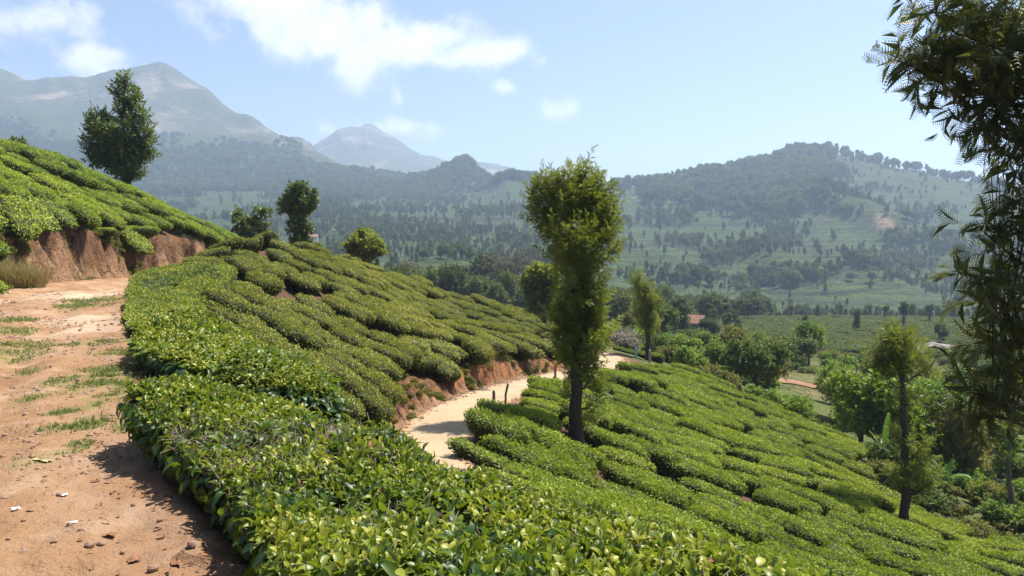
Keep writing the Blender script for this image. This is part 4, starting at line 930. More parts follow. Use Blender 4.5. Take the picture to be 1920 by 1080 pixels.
    if single:
        A = Acc(); P4, N4 = sample_tris(V, F, 150, r); P4, N4 = P4[N4[:, 2] > .2], N4[N4[:, 2] > .2]; k4 = len(P4)
        v, f_ = bake(L_MED[0], L_MED[1], P4 - base + N4 * 0.01, frames(norm(rand_dir(k4, r) + np.array([0, 0, .2])), norm(N4 + .6 * rand_dir(k4, r))), ll * (0.5 + 0.5 * r.random(k4))); A.add(v, f_)
        do = link('dead_leaves', A.mesh('dead_leaves', [M['dead_leaf']]), root); tag(do, kind='stuff')
    # stems at the foot
    A = Acc(); q = resample_loop(poly, 26)
    for p in q:
        c_ = q.mean(0); pp = p * 0.62 + c_ * 0.38; z0 = float(H(pp[0], pp[1])); z1 = float(topfn(pp[0], pp[1]))
        v, f_ = tube([(pp[0] - base[0], pp[1] - base[1], z0 - 0.1 - base[2]), (pp[0] - base[0] + 0.06, pp[1] - base[1], (z0 + z1) / 2 - base[2]), (p[0] * .75 + c_[0] * .25 - base[0], p[1] * .75 + c_[1] * .25 - base[1], (z0 * .25 + z1 * .75) - base[2])], [0.03, 0.024, 0.010], 5); A.add(v, f_)
    link('stem', A.mesh('hedge_stems', [M['bark_pale']]), root)
    return root
T1P = TPS([W(240, 724, 6.2), W(480, 736, 6.8), W(620, 786, 6.2), W(740, 822, 5.6), W(900, 894, 4.8), W(1200, 984, 3.75), W(1500, 1085, 3.1), W(700, 1095, 2.6), W(1000, 1110, 2.4), W(440, 912, 4.3), W(330, 800, 5.5), W(700, 912, 4.2), W(600, 812, 5.3), (1.5, 1.8, 0.50), (0.3, 1.9, 0.58), W(1250, 1110, 2.7), W(480, 830, 5.2)], 0.05)
hedge('tea_hedge', HEDGE1, lambda x, y: T1P(x, y) + 0.0, 'large leaved tea hedge filling the near foreground beside the camera', None, 5000, 8000, 0.076, [L_NEAR, L_NEAR2], M['tea_near'], 1, 1.12, 300, 2600, 0.09, 110, bald=(-1.75, 5.1, 0.95))
T2P = TPS([W(255, 622, 11), W(400, 638, 11.4), W(565, 718, 9.2), W(480, 668, 10.4), W(300, 643, 10.6), W(430, 676, 9.7), W(535, 722, 9.0), (-5, 12.4, 0.66), (-3.3, 11.3, 0.1)], 0.05)
hedge('tea_hedge', HEDGE2, T2P, 'second tea hedge with drooping dark leaves under a yellow green top, beyond the near hedge', None, 4200, 6500, 0.076, [L_MED], M['tea_near'], 2, 1.5, 0, 200, 0.14, 80)
T3P = TPS([W(300, 502, 29.2), W(345, 497, 29), W(255, 510, 28.4), W(205, 520, 27), W(215, 550, 22.5), W(235, 582, 18.5), W(262, 612, 15.2), W(330, 550, 24), W(400, 595, 18.5), W(330, 612, 14.4), W(470, 660, 14.2), W(520, 680, 14.4)], 0.1)
hedge('tea_hedge', HEDGE3, T3P, 'long yellow green tea hedge edging the dirt path up to its bend', None, 9000, 7500, 0.078, [L_LOW], M['tea_near'], 3, 1.5, 0, 0, 0.09, 110)

# ------------------------------------------------------------------ trees
def shoots_in_blob(r, c, rad, n, shell=0.6, gap=0.0, seed=0):
    d = rand_dir(n, r); k = (shell + (1 - shell) * r.random((n, 1))) * (1.0 + 0.16 * noise3(d[:, 0] * 2.5 + c[0] * 3, d[:, 1] * 2.5, d[:, 2] * 2.5 + c[2], seed))[:, None]
    p = c + d * k * rad
    if gap > 0:
        g = noise3(p[:, 0] * 1.1 / max(rad.mean(), .3), p[:, 1] * 1.1 / max(rad.mean(), .3), p[:, 2] * 1.1 / max(rad.mean(), .3), seed + 3); m = g > -1 + gap * 1.1 + 0.25 * (r.random(n) - 0.5); p, d = p[m], d[m]
    return p, d
def foliage_mesh(name, blobs, mat, seed, tmpl, size, dens, nper=6, up=0.6, out=0.7, spread=0.9, gap=0.5, droop=0.0, tint0=0.45, tvar=0.35, plume=0.0, nanchor=14):
    """leaf whorls through a set of ellipsoids; dens = shoots per square metre of ellipsoid surface"""
    r = np.random.default_rng(seed); A = Acc(); anchors = []
    for bi, b in enumerate(blobs):
        c = np.array(b[:3]); rad = np.array(b[3:6]); dm = b[6] if len(b) > 6 else 1.0
        area = 12.6 * ((rad[0] * rad[1]) ** 1.6 / 3 + (rad[0] * rad[2]) ** 1.6 / 3 + (rad[1] * rad[2]) ** 1.6 / 3) ** (1 / 1.6) if min(rad) > 0 else 1
        n = max(6, int(area * dens * dm)); p, d = shoots_in_blob(r, c, rad, n, 0.42, gap, seed + bi); m = len(p)
        ex = np.where(r.random(m) < (0.16 if size < 0.3 else 0.05), 1.08 + 0.28 * r.random(m), 1.0)[:, None]; p = c + (p - c) * ex
        if m == 0: continue
        anchors.append(p[r.choice(m, min(m, nanchor), replace=False)])
        ax = norm(d * out + np.array([0, 0, up - droop]) + 0.35 * r.normal(size=(m, 3)))
        e1 = norm(np.cross(ax, np.array([0.3, 0.9, 0.1]))); e2 = np.cross(ax, e1); h0 = r.random(m) * 6.28; hl = r.random(m)
        sh = np.clip(tint0 + tvar * noise3(p[:, 0] * 0.9, p[:, 1] * 0.9, p[:, 2] * 0.9, seed + 7) + 0.15 * r.normal(size=m), 0, 1)
        for k in range(nper):
            a = h0 + k * 2.4; rd = np.cos(a)[:, None] * e1 + np.sin(a)[:, None] * e2; t = k / max(1, nper - 1)
            dd = norm(rd * spread * (1.1 - 0.6 * t) + ax * (0.25 + 0.9 * t) - np.array([0, 0, droop]) * 0.6 + 0.15 * r.normal(size=(m, 3)))
            nn = norm(ax + 0.35 * r.normal(size=(m, 3)) + np.array([0, 0, 0.3]))
            s = size * (0.7 + 0.6 * r.random(m)) * (1 - 0.35 * t * (plume > 0)); v, f = bake(tmpl[0], tmpl[1], p + ax * (size * 0.5 * t + plume * (t - 0.4)) * (0.7 + 0.6 * hl[:, None]), frames(dd, nn), s)
            A.add(v, f, 0, tint=np.repeat(np.clip(sh + 0.15 * t + 0.08 * r.normal(size=m), 0, 1), len(tmpl[0])))
    return A.mesh(name, [mat]), anchors
def curve_pts(a, b, bend, n=6, r=None):
    a = np.array(a, float); b = np.array(b, float); t = np.linspace(0, 1, n)[:, None]; p = a + (b - a) * t
    p = p + np.array(bend)[None] * np.sin(np.pi * t)
    if r is not None: p[1:-1] += r.normal(size=(n - 2, 3)) * 0.03 * np.linalg.norm(b - a)
    return p
def hero_tree(name, basepx, basepy, d, trunk_px, r0, blobs_px, mat, seed, label, tmpl, size, dens, group=None, bark='bark', cat='tree', depthk=0.85, sink=0.25, limbdrop=0.6, twigs=14, **kw):
    """tree measured off the photograph: trunk and leaf masses in pixels round its base, built at distance d"""
    r = np.random.default_rng(seed); s = d / FPX; w = W(basepx, basepy, d); z0 = float(H(w[0], w[1]))
    root = bpy.data.objects.new(name, None); COL.objects.link(root); root.location = (w[0], w[1], z0); tag(root, label, cat, group); dz = w[2] - z0
    def loc(px, py, yy=0.0): return W(px, py, d) - np.array([w[0], w[1] - yy, z0])
    tp_ = [loc(px, py) for px, py in trunk_px]; tp_[0][2] = -sink
    tpp = smooth_poly(np.array(tp_), 22) if False else np.array(tp_)
    t = np.linspace(0, 1, len(tpp)); tt = np.linspace(0, 1, 18); tpp = np.stack([np.interp(tt, t, tpp[:, i]) for i in range(3)], 1)
    tpp[1:-1, :2] += 0.02 * r.normal(size=(16, 2)) * r0 * 8
    rad = r0 * (1 - 0.86 * tt) ** 0.9 * (1 + 0.35 * np.exp(-tt * 26)) * (1 + 0.05 * r.normal(size=18))
    V, F = tube(tpp, rad, 12); A = Acc(); A.add(V, F); link('trunk', A.mesh('trunk', [M[bark]]), root)
    bl = []
    for b in blobs_px:
        rx, ry = b[2] * s, b[3] * s; yy = (b[5] if len(b) > 5 else (r.random() - 0.5) * 0.8) * rx
        c = loc(b[0], b[1], yy); bl.append((*c, rx, rx * depthk, ry, b[4] if len(b) > 4 else 1.0))
    fm_, anc = foliage_mesh('crown', bl, mat, seed, tmpl, size, dens, nanchor=twigs, **kw)
    fo = link('crown', fm_, root); tag(fo, kind='stuff')
    for b, an in zip(bl, anc):
        A = Acc(); c = np.array(b[:3]); dist = np.linalg.norm(c[:2]); zt = max(0.3, c[2] - limbdrop * dist - 0.4 * b[5]); zt = min(zt, tpp[-1, 2] * 0.97)
        k = np.argmin(np.abs(tpp[:, 2] - zt)); a = tpp[k]
        rb = max(0.012, min(rad[k] * 0.5, 0.05 * (b[3] + 0.3)))
        cp = curve_pts(a, c, (0, 0, -0.08 * dist), 6, r); V, F = tube(cp, np.linspace(rb, rb * 0.4, 6), 6); A.add(V, F)
        for p in an:
            q = cp[r.integers(2, 6)]; V, F = tube(curve_pts(q, p, (0, 0, -0.03), 4, r), [rb * 0.38, rb * 0.3, rb * 0.2, rb * 0.12], 4); A.add(V, F)
        link('limb', A.mesh('limb', [M[bark]]), root)
    return root
hero_tree('silver_oak_tree', 1081, 830, 25, [(1081, 830), (1082, 640), (1084, 450), (1088, 330)], 0.225,
          [(1075, 365, 55, 36), (1050, 405, 58, 50), (1100, 400, 50, 52), (1078, 440, 66, 52, 1.1), (1030, 350, 22, 22, .9), (1008, 375, 24, 32, .9), (1092, 334, 24, 18), (1100, 312, 8, 8, 1.6), (1062, 338, 20, 16), (1122, 365, 20, 26), (1128, 430, 22, 36), (1146, 470, 10, 12), (1150, 400, 8, 22),
           (1082, 490, 46, 40), (1072, 540, 36, 38), (1098, 555, 38, 42), (1086, 600, 44, 42), (1060, 620, 30, 36), (1115, 600, 32, 40), (1078, 655, 42, 32, .9), (1105, 650, 34, 30, .9), (1112, 705, 30, 34, .7), (1118, 752, 24, 36, .35), (1095, 690, 20, 20, .6), (1068, 700, 12, 16, .4), (1100, 790, 14, 16, .35), (1065, 740, 9, 12, .3), (1040, 575, 20, 28, .8)],
          M['oak'], 21, 'tall column shaped silver oak standing among tea right beside the road bend', F_MID, 0.27, 12, None, gap=0.55, nper=13, up=0.95, spread=0.95, plume=0.5, tint0=0.56)
hero_tree('silver_oak_tree', 1697, 1006, 28.7, [(1697, 1006), (1696, 850), (1692, 740), (1690, 660)], 0.20,
          [(1690, 655, 38, 24), (1662, 672, 26, 20), (1722, 668, 28, 22), (1690, 635, 26, 14), (1742, 690, 20, 14, .7), (1650, 690, 14, 14, .8), (1682, 690, 30, 16, .8), (1700, 752, 20, 22, .8), (1688, 828, 18, 22, .9), (1720, 842, 22, 24, .9), (1702, 885, 30, 22), (1736, 888, 16, 24, .8), (1678, 902, 16, 16, .7), (1714, 920, 24, 12, .8), (1748, 905, 10, 14, .6)],
          M['oak'], 22, 'lopped silver oak with flat topped head and bare upper trunk at the slope foot', F_MID, 0.27, 12.5, None, plume=0.42, tint0=0.62, gap=0.56, nper=12, up=0.7)
hero_tree('silver_oak_tree', 2030, 2300, 9.0, [(2030, 2300), (2035, 1400), (2030, 700), (1990, 200), (1960, -100)], 0.19,
          [(1880, 20, 90, 60), (1800, 22, 50, 34, .8), (1752, 22, 26, 18, .5), (1790, 88, 50, 32, .8), (1735, 108, 30, 15, .7), (1700, 120, 20, 10, 1.6), (1722, 112, 20, 10, 1.2), (1850, 110, 70, 54), (1905, 150, 70, 70), (1840, 165, 46, 34, .9), (1880, 220, 56, 40, .9), (1840, 215, 26, 20, .7), (1915, 270, 40, 34, .8), (1912, 320, 22, 26, .6), (1916, 385, 24, 24, .5), (1880, 425, 34, 18, .9), (1850, 435, 22, 14, .7), (1905, 470, 38, 36),
           (1880, 500, 32, 30, .6), (1850, 520, 30, 22, .7), (1880, 560, 50, 30), (1840, 575, 22, 20, .7), (1905, 610, 44, 40), (1870, 640, 34, 26, .7), (1900, 690, 40, 30, .9), (1870, 735, 44, 28), (1830, 730, 26, 18, .6), (1900, 770, 44, 26), (1860, 775, 30, 18, .7), (1960, 100, 80, 120, .6), (1985, 350, 50, 100, .5), (1960, 600, 60, 120, .6)],
          M['oak_dark'], 23, 'dark feathery silver oak hanging into the picture along the right edge', F_NEAR, 0.32, 8.5, None, gap=0.68, nper=6, plume=0.34, spread=1.0, twigs=30, up=0.15, droop=0.22, limbdrop=0.15, out=0.9, depthk=1.3)
hero_tree('tree', 240, 356, 57, [(240, 356), (236, 300), (230, 220), (234, 150)], 0.24,
          [(234, 150, 13, 16), (228, 175, 22, 18), (252, 185, 14, 14), (222, 208, 34, 26), (256, 220, 26, 26), (190, 232, 24, 22), (172, 240, 14, 18, .8), (222, 245, 44, 30), (262, 255, 24, 28), (190, 268, 30, 24), (226, 285, 44, 26), (262, 288, 26, 22), (195, 300, 30, 20), (232, 318, 36, 20), (176, 285, 14, 20, .8), (240, 338, 16, 12, .7), (280, 270, 8, 18, .7)],
          M['hilltree'], 24, 'big dark leafy tree standing on the skyline of the left tea hill', L_LOW, 0.27, 10, None, gap=0.55, nper=13, up=0.7, plume=0.5, tint0=0.55, bark='bark')
hero_tree('tree', 470, 472, 72, [(470, 472), (469, 450), (468, 430), (470, 400)], 0.16,
          [(468, 425, 22, 18), (445, 408, 10, 16, .8), (447, 435, 10, 12), (484, 402, 9, 14, .8), (500, 400, 9, 9, .8), (488, 425, 14, 14, .8), (465, 447, 16, 12, .8)],
          M['hilltree'], 25, 'small forked open crowned tree, leftmost of the three behind the tea crest', L_LOW, 0.34, 10, 'trees behind the tea crest', gap=0.5, nper=8)
hero_tree('tree', 561, 476, 62, [(561, 476), (562, 440), (561, 400), (560, 360)], 0.18,
          [(558, 360, 20, 18), (540, 380, 18, 12), (568, 382, 24, 18), (556, 395, 30, 10), (588, 372, 8, 18, .8), (528, 390, 10, 6, .8), (551, 425, 12, 14, .9), (572, 430, 14, 16), (562, 455, 18, 18), (562, 408, 10, 12)],
          M['hilltree'], 26, 'dark mop headed tree with ivy clad trunk, middle of the three behind the tea crest', L_LOW, 0.30, 14, 'trees behind the tea crest', gap=0.35, nper=8)
hero_tree('tree', 682, 510, 60, [(682, 510), (681, 490), (683, 470), (684, 450)], 0.15,
          [(684, 455, 28, 18), (662, 465, 16, 14), (704, 465, 16, 14), (684, 475, 32, 10), (718, 472, 8, 6, .7), (684, 440, 18, 8), (690, 495, 14, 8, .5)],
          M['oak'], 27, 'round headed yellowish tree, rightmost of the three behind the tea crest', L_LOW, 0.28, 13, 'trees behind the tea crest', gap=0.35, nper=8)
hero_tree('tree', 1024, 622, 70, [(1024, 622), (1018, 580), (1012, 540), (1010, 510)], 0.2,
          [(1012, 515, 26, 18), (994, 530, 16, 16), (1034, 520, 22, 20), (1015, 545, 32, 22), (996, 560, 14, 16, .7), (1030, 565, 26, 24), (1010, 590, 22, 18, .6)],
          M['oak'], 28, 'broad olive tree half hidden behind the column shaped silver oak', L_LOW, 0.36, 11, None, gap=0.4, nper=8)
hero_tree('silver_oak_tree', 1216, 672, 53, [(1216, 672), (1215, 630), (1213, 590), (1203, 530)], 0.22,
          [(1196, 524, 13, 12), (1200, 542, 18, 14), (1212, 560, 22, 16), (1226, 572, 16, 14), (1208, 580, 20, 16), (1212, 600, 18, 18), (1222, 610, 14, 16), (1206, 612, 10, 10, .8), (1214, 625, 12, 8, .6)],
          M['oak'], 29, 'leaning pale topped silver oak behind the low hedge at the road end', F_MID, 0.28, 9, None, gap=0.4, nper=12, plume=0.5, up=0.8, tint0=0.55)
hero_tree('tree', 30, 296, 52, [(30, 296), (29, 280), (27, 266)], 0.12, [(26, 272, 17, 11), (42, 278, 9, 7, .8), (12, 276, 10, 7), (55, 288, 5, 4)], M['hilltree'], 30, 'small dark tree peeping over the left edge of the tea hill', L_LOW, 0.26, 14, None, gap=0.3, nper=8)

# prototypes for shrubs and for trees further off
def proto_tree(seed, h, cr, mat, kind='round', tmpl=L_LOW, size=0.3, dens=6.0, bark=None, nper=6):
    r = np.random.default_rng(seed); bl = []
    if kind == 'column':
        for i in range(8): t = i / 7; bl.append(((r.random() - .5) * cr * .6, (r.random() - .5) * cr * .6, h * (0.28 + 0.64 * t), cr * (0.7 + 0.4 * r.random()) * (1.05 - 0.45 * t), cr * (0.7 + 0.4 * r.random()) * (1.05 - .45 * t), h * 0.11))
    elif kind == 'mop':
        for i in range(6): a = r.random() * 6.28; q = cr * 0.5 * r.random(); bl.append((math.cos(a) * q, math.sin(a) * q, h * (0.72 + 0.2 * r.random()), cr * 0.6, cr * 0.6, h * 0.11))
        for i in range(3): bl.append((0.1 * cr * r.normal(), 0.1 * cr * r.normal(), h * (0.25 + 0.15 * i), cr * 0.28, cr * 0.28, h * 0.10, 0.7))
    elif kind == 'euc':
        for i in range(8): a = r.random() * 6.28; q = cr * (0.2 + 0.6 * r.random()); bl.append((math.cos(a) * q, math.sin(a) * q, h * (0.52 + 0.43 * r.random()), cr * 0.42, cr * 0.42, h * 0.085))
    elif kind == 'shrub':
        for i in range(7): a = r.random() * 6.28; q = cr * 0.62 * r.random() ** .5; bl.append((math.cos(a) * q, math.sin(a) * q, h * (0.25 + 0.52 * r.random() * (1 - 0.4 * q / cr)), cr * 0.48, cr * 0.48, h * 0.26))
    else:
        for i in range(9): a = r.random() * 6.28; q = cr * 0.72 * r.random() ** .5; bl.append((math.cos(a) * q, math.sin(a) * q, h * (0.42 + 0.42 * r.random() * (1.15 - 0.6 * q / cr)), cr * 0.45, cr * 0.45, h * 0.17))
    fm_, anc = foliage_mesh('crown', bl, mat, seed, tmpl, size, dens, nper=nper, gap=0.35, tvar=0.45)
    A = Acc(); r0 = 0.028 * h if kind != 'shrub' else 0.02 * h
    V, F = tube([(0, 0, -0.05 * h), (0.01 * h, 0, 0.3 * h), (0, 0.01 * h, 0.6 * h), (0, 0, 0.85 * h)], [r0, r0 * .8, r0 * .55, r0 * .2], 6); A.add(V, F)
    for b in bl:
        c = np.array(b[:3]); V, F = tube(curve_pts((0, 0, max(0.05 * h, c[2] - 0.25 * h)), c, (0, 0, -.02 * h), 4, r), [r0 * .45, r0 * .35, r0 * .25, r0 * .12], 4); A.add(V, F)
    return fm_, A.mesh('trunk', [M[bark or 'bark']])
def merged(pair, name):
    """crown and trunk in one mesh for trees too far off to show parts"""
    a, b = pair; A = Acc()
    for me, mi in ((a, 0), (b, 1)):
        n = len(me.vertices); v = np.zeros(n * 3, np.float32); me.vertices.foreach_get('co', v); f = np.zeros(len(me.loops), np.int32); me.loops.foreach_get('vertex_index', f)
        t = np.zeros(n, np.float32)
        if 'tint' in me.attributes: me.attributes['tint'].data.foreach_get('value', t)
        A.add(v.reshape(-1, 3), f.reshape(-1, 3), mi, tint=t)
    return A.mesh(name, [a.materials[0], b.materials[0]])
def put_pair(name, pair, x, y, s, rz, label, cat, group, sz=None, z=None, crown='crown', trunk='trunk'):
    z = float(H(x, y)) if z is None else z
    hgt0 = max(v.co.z for v in pair[0].vertices); ppx = 960 + FPX * x / y
    lim = 622 if 1240 < ppx < 1350 else 612 if 1350 <= ppx < 1640 else 560
    if y < 170:
        zt = EYE - (lim + 14 * math.sin(ppx * .09) - 470) / FPX * y; f_ = (zt - z) / hgt0
        if f_ < (sz or s): sz = max(f_, 0.25); s = min(s, max(sz * 1.25, 0.3))
    o = bpy.data.objects.new(name, None); COL.objects.link(o); o.location = (x, y, z - 0.03); o.rotation_euler = (0, 0, rz); o.scale = (s, s, sz or s)
    if cat == 'shrub' and 'gully' in label:
        label = label.replace('in the gully beyond the tea slope', 'in the near gully behind the lopped silver oak' if y < 60 and ppx > 1560 else 'beside the tea slope edge left of the earth track' if y < 79 else 'on the gully floor round the earth track')
    tag(o, label, cat, group)
    c = bpy.data.objects.new(crown, pair[0]); COL.objects.link(c); c.parent = o; c['kind'] = 'stuff'
    t = bpy.data.objects.new(trunk, pair[1]); COL.objects.link(t); t.parent = o
    return o
SHR = {'a': [proto_tree(400 + i, 2.2, 1.3, M['shrub_a'], 'shrub', L_LOW, 0.17, 20, nper=7) for i in range(3)],
       'b': [proto_tree(410 + i, 1.6, 1.2, M['shrub_b'], 'shrub', L_LOW, 0.13, 24, nper=7) for i in range(3)],
       'c': [proto_tree(420 + i, 2.4, 1.4, M['shrub_c'], 'shrub', L_LOW, 0.18, 18, nper=7) for i in range(3)],
       'f': [proto_tree(430, 1.6, 1.2, M['flower'], 'shrub', L_LOW, 0.12, 22, bark='bark_pale')]}
GTR = {'a': [proto_tree(440 + i, 6.0, 2.1, M['shrub_a'], 'round', L_LOW, 0.24, 13, nper=7, bark='bark_pale') for i in range(3)],
       'b': [proto_tree(450 + i, 5.5, 1.8, M['shrub_b'], 'round', L_LOW, 0.2, 12, nper=6, bark='bark_pale') for i in range(2)],
       'c': [proto_tree(460 + i, 6.0, 2.4, M['shrub_c'], 'round', L_LOW, 0.25, 12, nper=7) for i in range(2)]}
rg = random.Random(9)
SHL = {'a': ('leafy bright green shrub growing in the gully beyond the tea slope', 'bright green shrubs in the gully'), 'b': ('dry olive brown shrub growing in the gully beyond the tea slope', 'olive shrubs in the gully'), 'c': ('dense dark green shrub growing in the gully beyond the tea slope', 'dark green shrubs in the gully')}
GTL = {'a': ('light green gully tree with many thin grey stems', 'light green trees in the gully'), 'b': ('sparse olive gully tree with thin branches', 'sparse olive trees in the gully'), 'c': ('rounded dark green gully tree', 'rounded dark trees in the gully')}
AC = grow(AREA_C, 0.7)
cnt = 0
def clear_ok(x, y):
    s2 = float(R2(x, y)[0])
    return not (in_poly(np.array([x]), np.array([y]), AC)[0]) and s2 < -2.6
def track_clear(px, py_): return not (1455 < px < 1620 and 690 < py_ < 742)
tries = 0
while cnt < 125 and tries < 6000:
    tries += 1
    d = 33 * (150 / 33.0) ** rg.random(); px = rg.uniform(1120, 1960); x = (px - 960) / FPX * d
    if not clear_ok(x, d): continue
    if px < 1230 and d < 62: continue
    if 1240 < px < 1900 and d > 128: continue
    z = float(H(x, d)); py = float(PX(x, d, z)[1])
    if 60 < d < 79.5 and 1450 < px < 1620: 
        if float(PX(x, d, z + 1.3)[1]) < 738: continue
    if not track_clear(px, py): continue
    k = rg.choices('abc', (0.34, 0.40, 0.26) if d < 90 else (0.4, 0.25, 0.35))[0]; s = rg.uniform(0.55, 1.15) * (1.0 if d < 60 else 1.25)
    put_pair('shrub', rg.choice(SHR[k]), x, d, s, rg.uniform(0, 6.28), SHL[k][0], 'shrub', SHL[k][1], s * rg.uniform(.75, 1.05)); cnt += 1
for _ in range(115):
    d = rg.uniform(79, 132); px = rg.uniform(1240, 1930); x = (px - 960) / FPX * d
    if 1425 < px < 1630 and d < 93.5: continue
    k = rg.choices('abc', (0.3, 0.45, 0.25))[0]; s_ = rg.uniform(0.6, 1.4)
    put_pair('shrub', rg.choice(SHR[k]), x, d, s_, rg.uniform(0, 6.28), SHL[k][0], 'shrub', SHL[k][1], s_ * rg.uniform(.5, .8))
for _ in range(60):
    d = rg.uniform(27, 44); px = rg.uniform(1640, 1990); x = (px - 960) / FPX * d
    if not clear_ok(x, d): continue
    k = rg.choices('abc', (0.25, 0.4, 0.35))[0]; s_ = rg.uniform(0.45, 0.85)
    put_pair('shrub', rg.choice(SHR[k]), x, d, s_, rg.uniform(0, 6.28), SHL[k][0], 'shrub', SHL[k][1], s_ * rg.uniform(.7, 1.0))
for _ in range(34):
    d = rg.uniform(94, 131); px = rg.uniform(1400, 1620); x = (px - 960) / FPX * d; s_ = rg.uniform(0.5, 1.0)
    put_pair('shrub', rg.choice(SHR['b'] + SHR['a']), x, d, s_, rg.uniform(0, 6.28), 'low scrubby shrub on the open meadow beyond the earth track', 'shrub', 'low shrubs on the open meadow', s_ * rg.uniform(.35, .6))
GT = [(1620, 46, 'a', 1.0), (1585, 52, 'b', .9), (1660, 44, 'a', .95), (1740, 44, 'a', 1.05), (1780, 47, 'a', 1.1), (1820, 42, 'b', 1.0), (1850, 46, 'a', 1.0), (1760, 56, 'c', 1.15), (1880, 52, 'c', 1.1), (1830, 58, 'c', 1.2), (1610, 60, 'c', .95), (1690, 60, 'b', 1.1),
      (1225, 74, 'b', .8), (1290, 70, 'a', .8), (1340, 64, 'a', .85), (1390, 62, 'b', .95), (1420, 60, 'c', 1.0), (1445, 64, 'b', .9), (1270, 85, 'b', .9), (1320, 90, 'a', 1.0), (1370, 98, 'b', 1.0), (1490, 105, 'c', 1.35), (1520, 110, 'a', 1.1), (1300, 105, 'c', 1.0), (1425, 110, 'a', 1.1), (1570, 74, 'a', .8), (1905, 62, 'b', 1.2), (1640, 78, 'b', 1.0),
      (1240, 100, 'c', 1.0), (1275, 120, 'c', 1.1), (1180, 98, 'b', .7)]
for px, d, k, s in GT:
    x = (px - 960) / FPX * d
    put_pair('tree', rg.choice(GTR[k]), x, d, s, rg.uniform(0, 6.28), GTL[k][0], 'tree', GTL[k][1])
for px, d, s in ((1165, 60, 1.0), (1178, 63, 1.15), (1190, 60.5, .9)):
    put_pair('flowering_shrub', SHR['f'][0], (px - 960) / FPX * d, d, s, px, 'pale blossoming shrub behind the low hedge at the road end', 'shrub', 'pale blossoming shrubs at the road end')
# bare limbed tree at the lower right edge
hero_tree('tree', 1908, 1010, 34, [(1908, 1010), (1895, 940), (1890, 880), (1893, 830), (1902, 700)], 0.16,
          [(1860, 760, 20, 22, .6), (1900, 720, 24, 24, .7), (1840, 820, 16, 18, .5), (1925, 800, 22, 30, .7), (1850, 870, 12, 14, .5), (1872, 800, 12, 16, .5), (1880, 690, 20, 16, .7)],
          M['shrub_b'], 31, 'thin leaved tree with several bare upright stems at the lower right edge', L_LOW, 0.16, 9, None, gap=0.5, nper=6, bark='bark_pale')

# banana plants
def banana(px, py, d, leaves, label, seed):
    w = W(px, py, d); z0 = float(H(w[0], w[1])); root = bpy.data.objects.new('banana_plant', None); COL.objects.link(root); root.location = (w[0], w[1], z0); tag(root, label, 'banana plant')
    A = Acc(); V, F = tube([(0, 0, -0.1), (0, 0, 0.5), (0.03, 0, 1.0)], [0.11, 0.09, 0.05], 8); A.add(V, F, 0, tint=0.2); link('stem', A.mesh('banana_stem', [M['banana']]), root)
    r = np.random.default_rng(seed)
    for az, el, L, wd in leaves:
        n = 12; t = np.linspace(0, 1, n); dirv = np.array([math.cos(az), math.sin(az), 0.0]); rise = L * np.sin(el) * t - 0.45 * L * math.cos(el) * t ** 2.2; outv = L * math.cos(el) * t
        c = np.array([0, 0, 0.8]) + dirv[None] * outv[:, None] + np.array([0, 0, 1.0])[None] * rise[:, None]
        side = np.array([-math.sin(az), math.cos(az), 0]); hw = wd * np.sin(np.pi * np.clip(0.06 + 0.94 * t, 0, 1)) ** 0.6
        V = np.concatenate([c - side * hw[:, None] + np.array([0, 0, .35]) * hw[:, None], c, c + side * hw[:, None] + np.array([0, 0, .35]) * hw[:, None]])
        i = np.arange(n - 1); F = np.concatenate([np.stack([i, i + n, i + n + 1, i + 1], 1), np.stack([i + n, i + 2 * n, i + 2 * n + 1, i + n + 1], 1)])
        A = Acc(); A.add(V, F, 0, tint=0.3 + 0.5 * r.random()); link('leaf', A.mesh('banana_leaf', [M['banana']]), root)
banana(1655, 905, 40, [(0.2, 1.45, 2.3, .26), (2.9, 1.1, 1.7, .25), (-1.2, .8, 1.6, .25), (3.6, .5, 1.7, .26), (1.0, .7, 1.5, .25)], 'banana plant with one tall upright leaf left of the lopped silver oak', 1)
banana(1770, 945, 37, [(0.1, 1.2, 1.3, .2), (2.4, 1.1, 1.4, .2), (-0.6, .6, 1.4, .2), (3.5, .5, 1.3, .2)], 'small banana plant with spreading leaves right of the lopped silver oak', 2)

# ------------------------------------------------------------------ trees in the distance
FT = {'column': [merged(proto_tree(500 + i, 10, 1.5, M['far_tree'], 'column', L_LOW, 0.75, 1.8, nper=5), 'column_tree') for i in range(3)],
      'mop': [merged(proto_tree(510 + i, 8, 1.7, M['far_tree'], 'mop', L_LOW, 0.55, 3.4, nper=5), 'mop_tree') for i in range(3)],
      'round': [merged(proto_tree(520 + i, 10, 4.4, M['far_tree'], 'round', L_LOW, 0.9, 1.5, nper=5), 'round_tree') for i in range(4)],
      'euc': [merged(proto_tree(530 + i, 18, 4.0, M['far_tree'], 'euc', L_LOW, 1.1, 1.1, nper=5, bark='bark_pale'), 'tall_tree') for i in range(3)],
      'bare': [merged(proto_tree(540, 12, 5.6, M['bare'], 'round', L_LOW, 0.4, 1.6, nper=5, bark='bark_pale'), 'bare_tree')]}
for k, L in FT.items():
    for m in L: pass
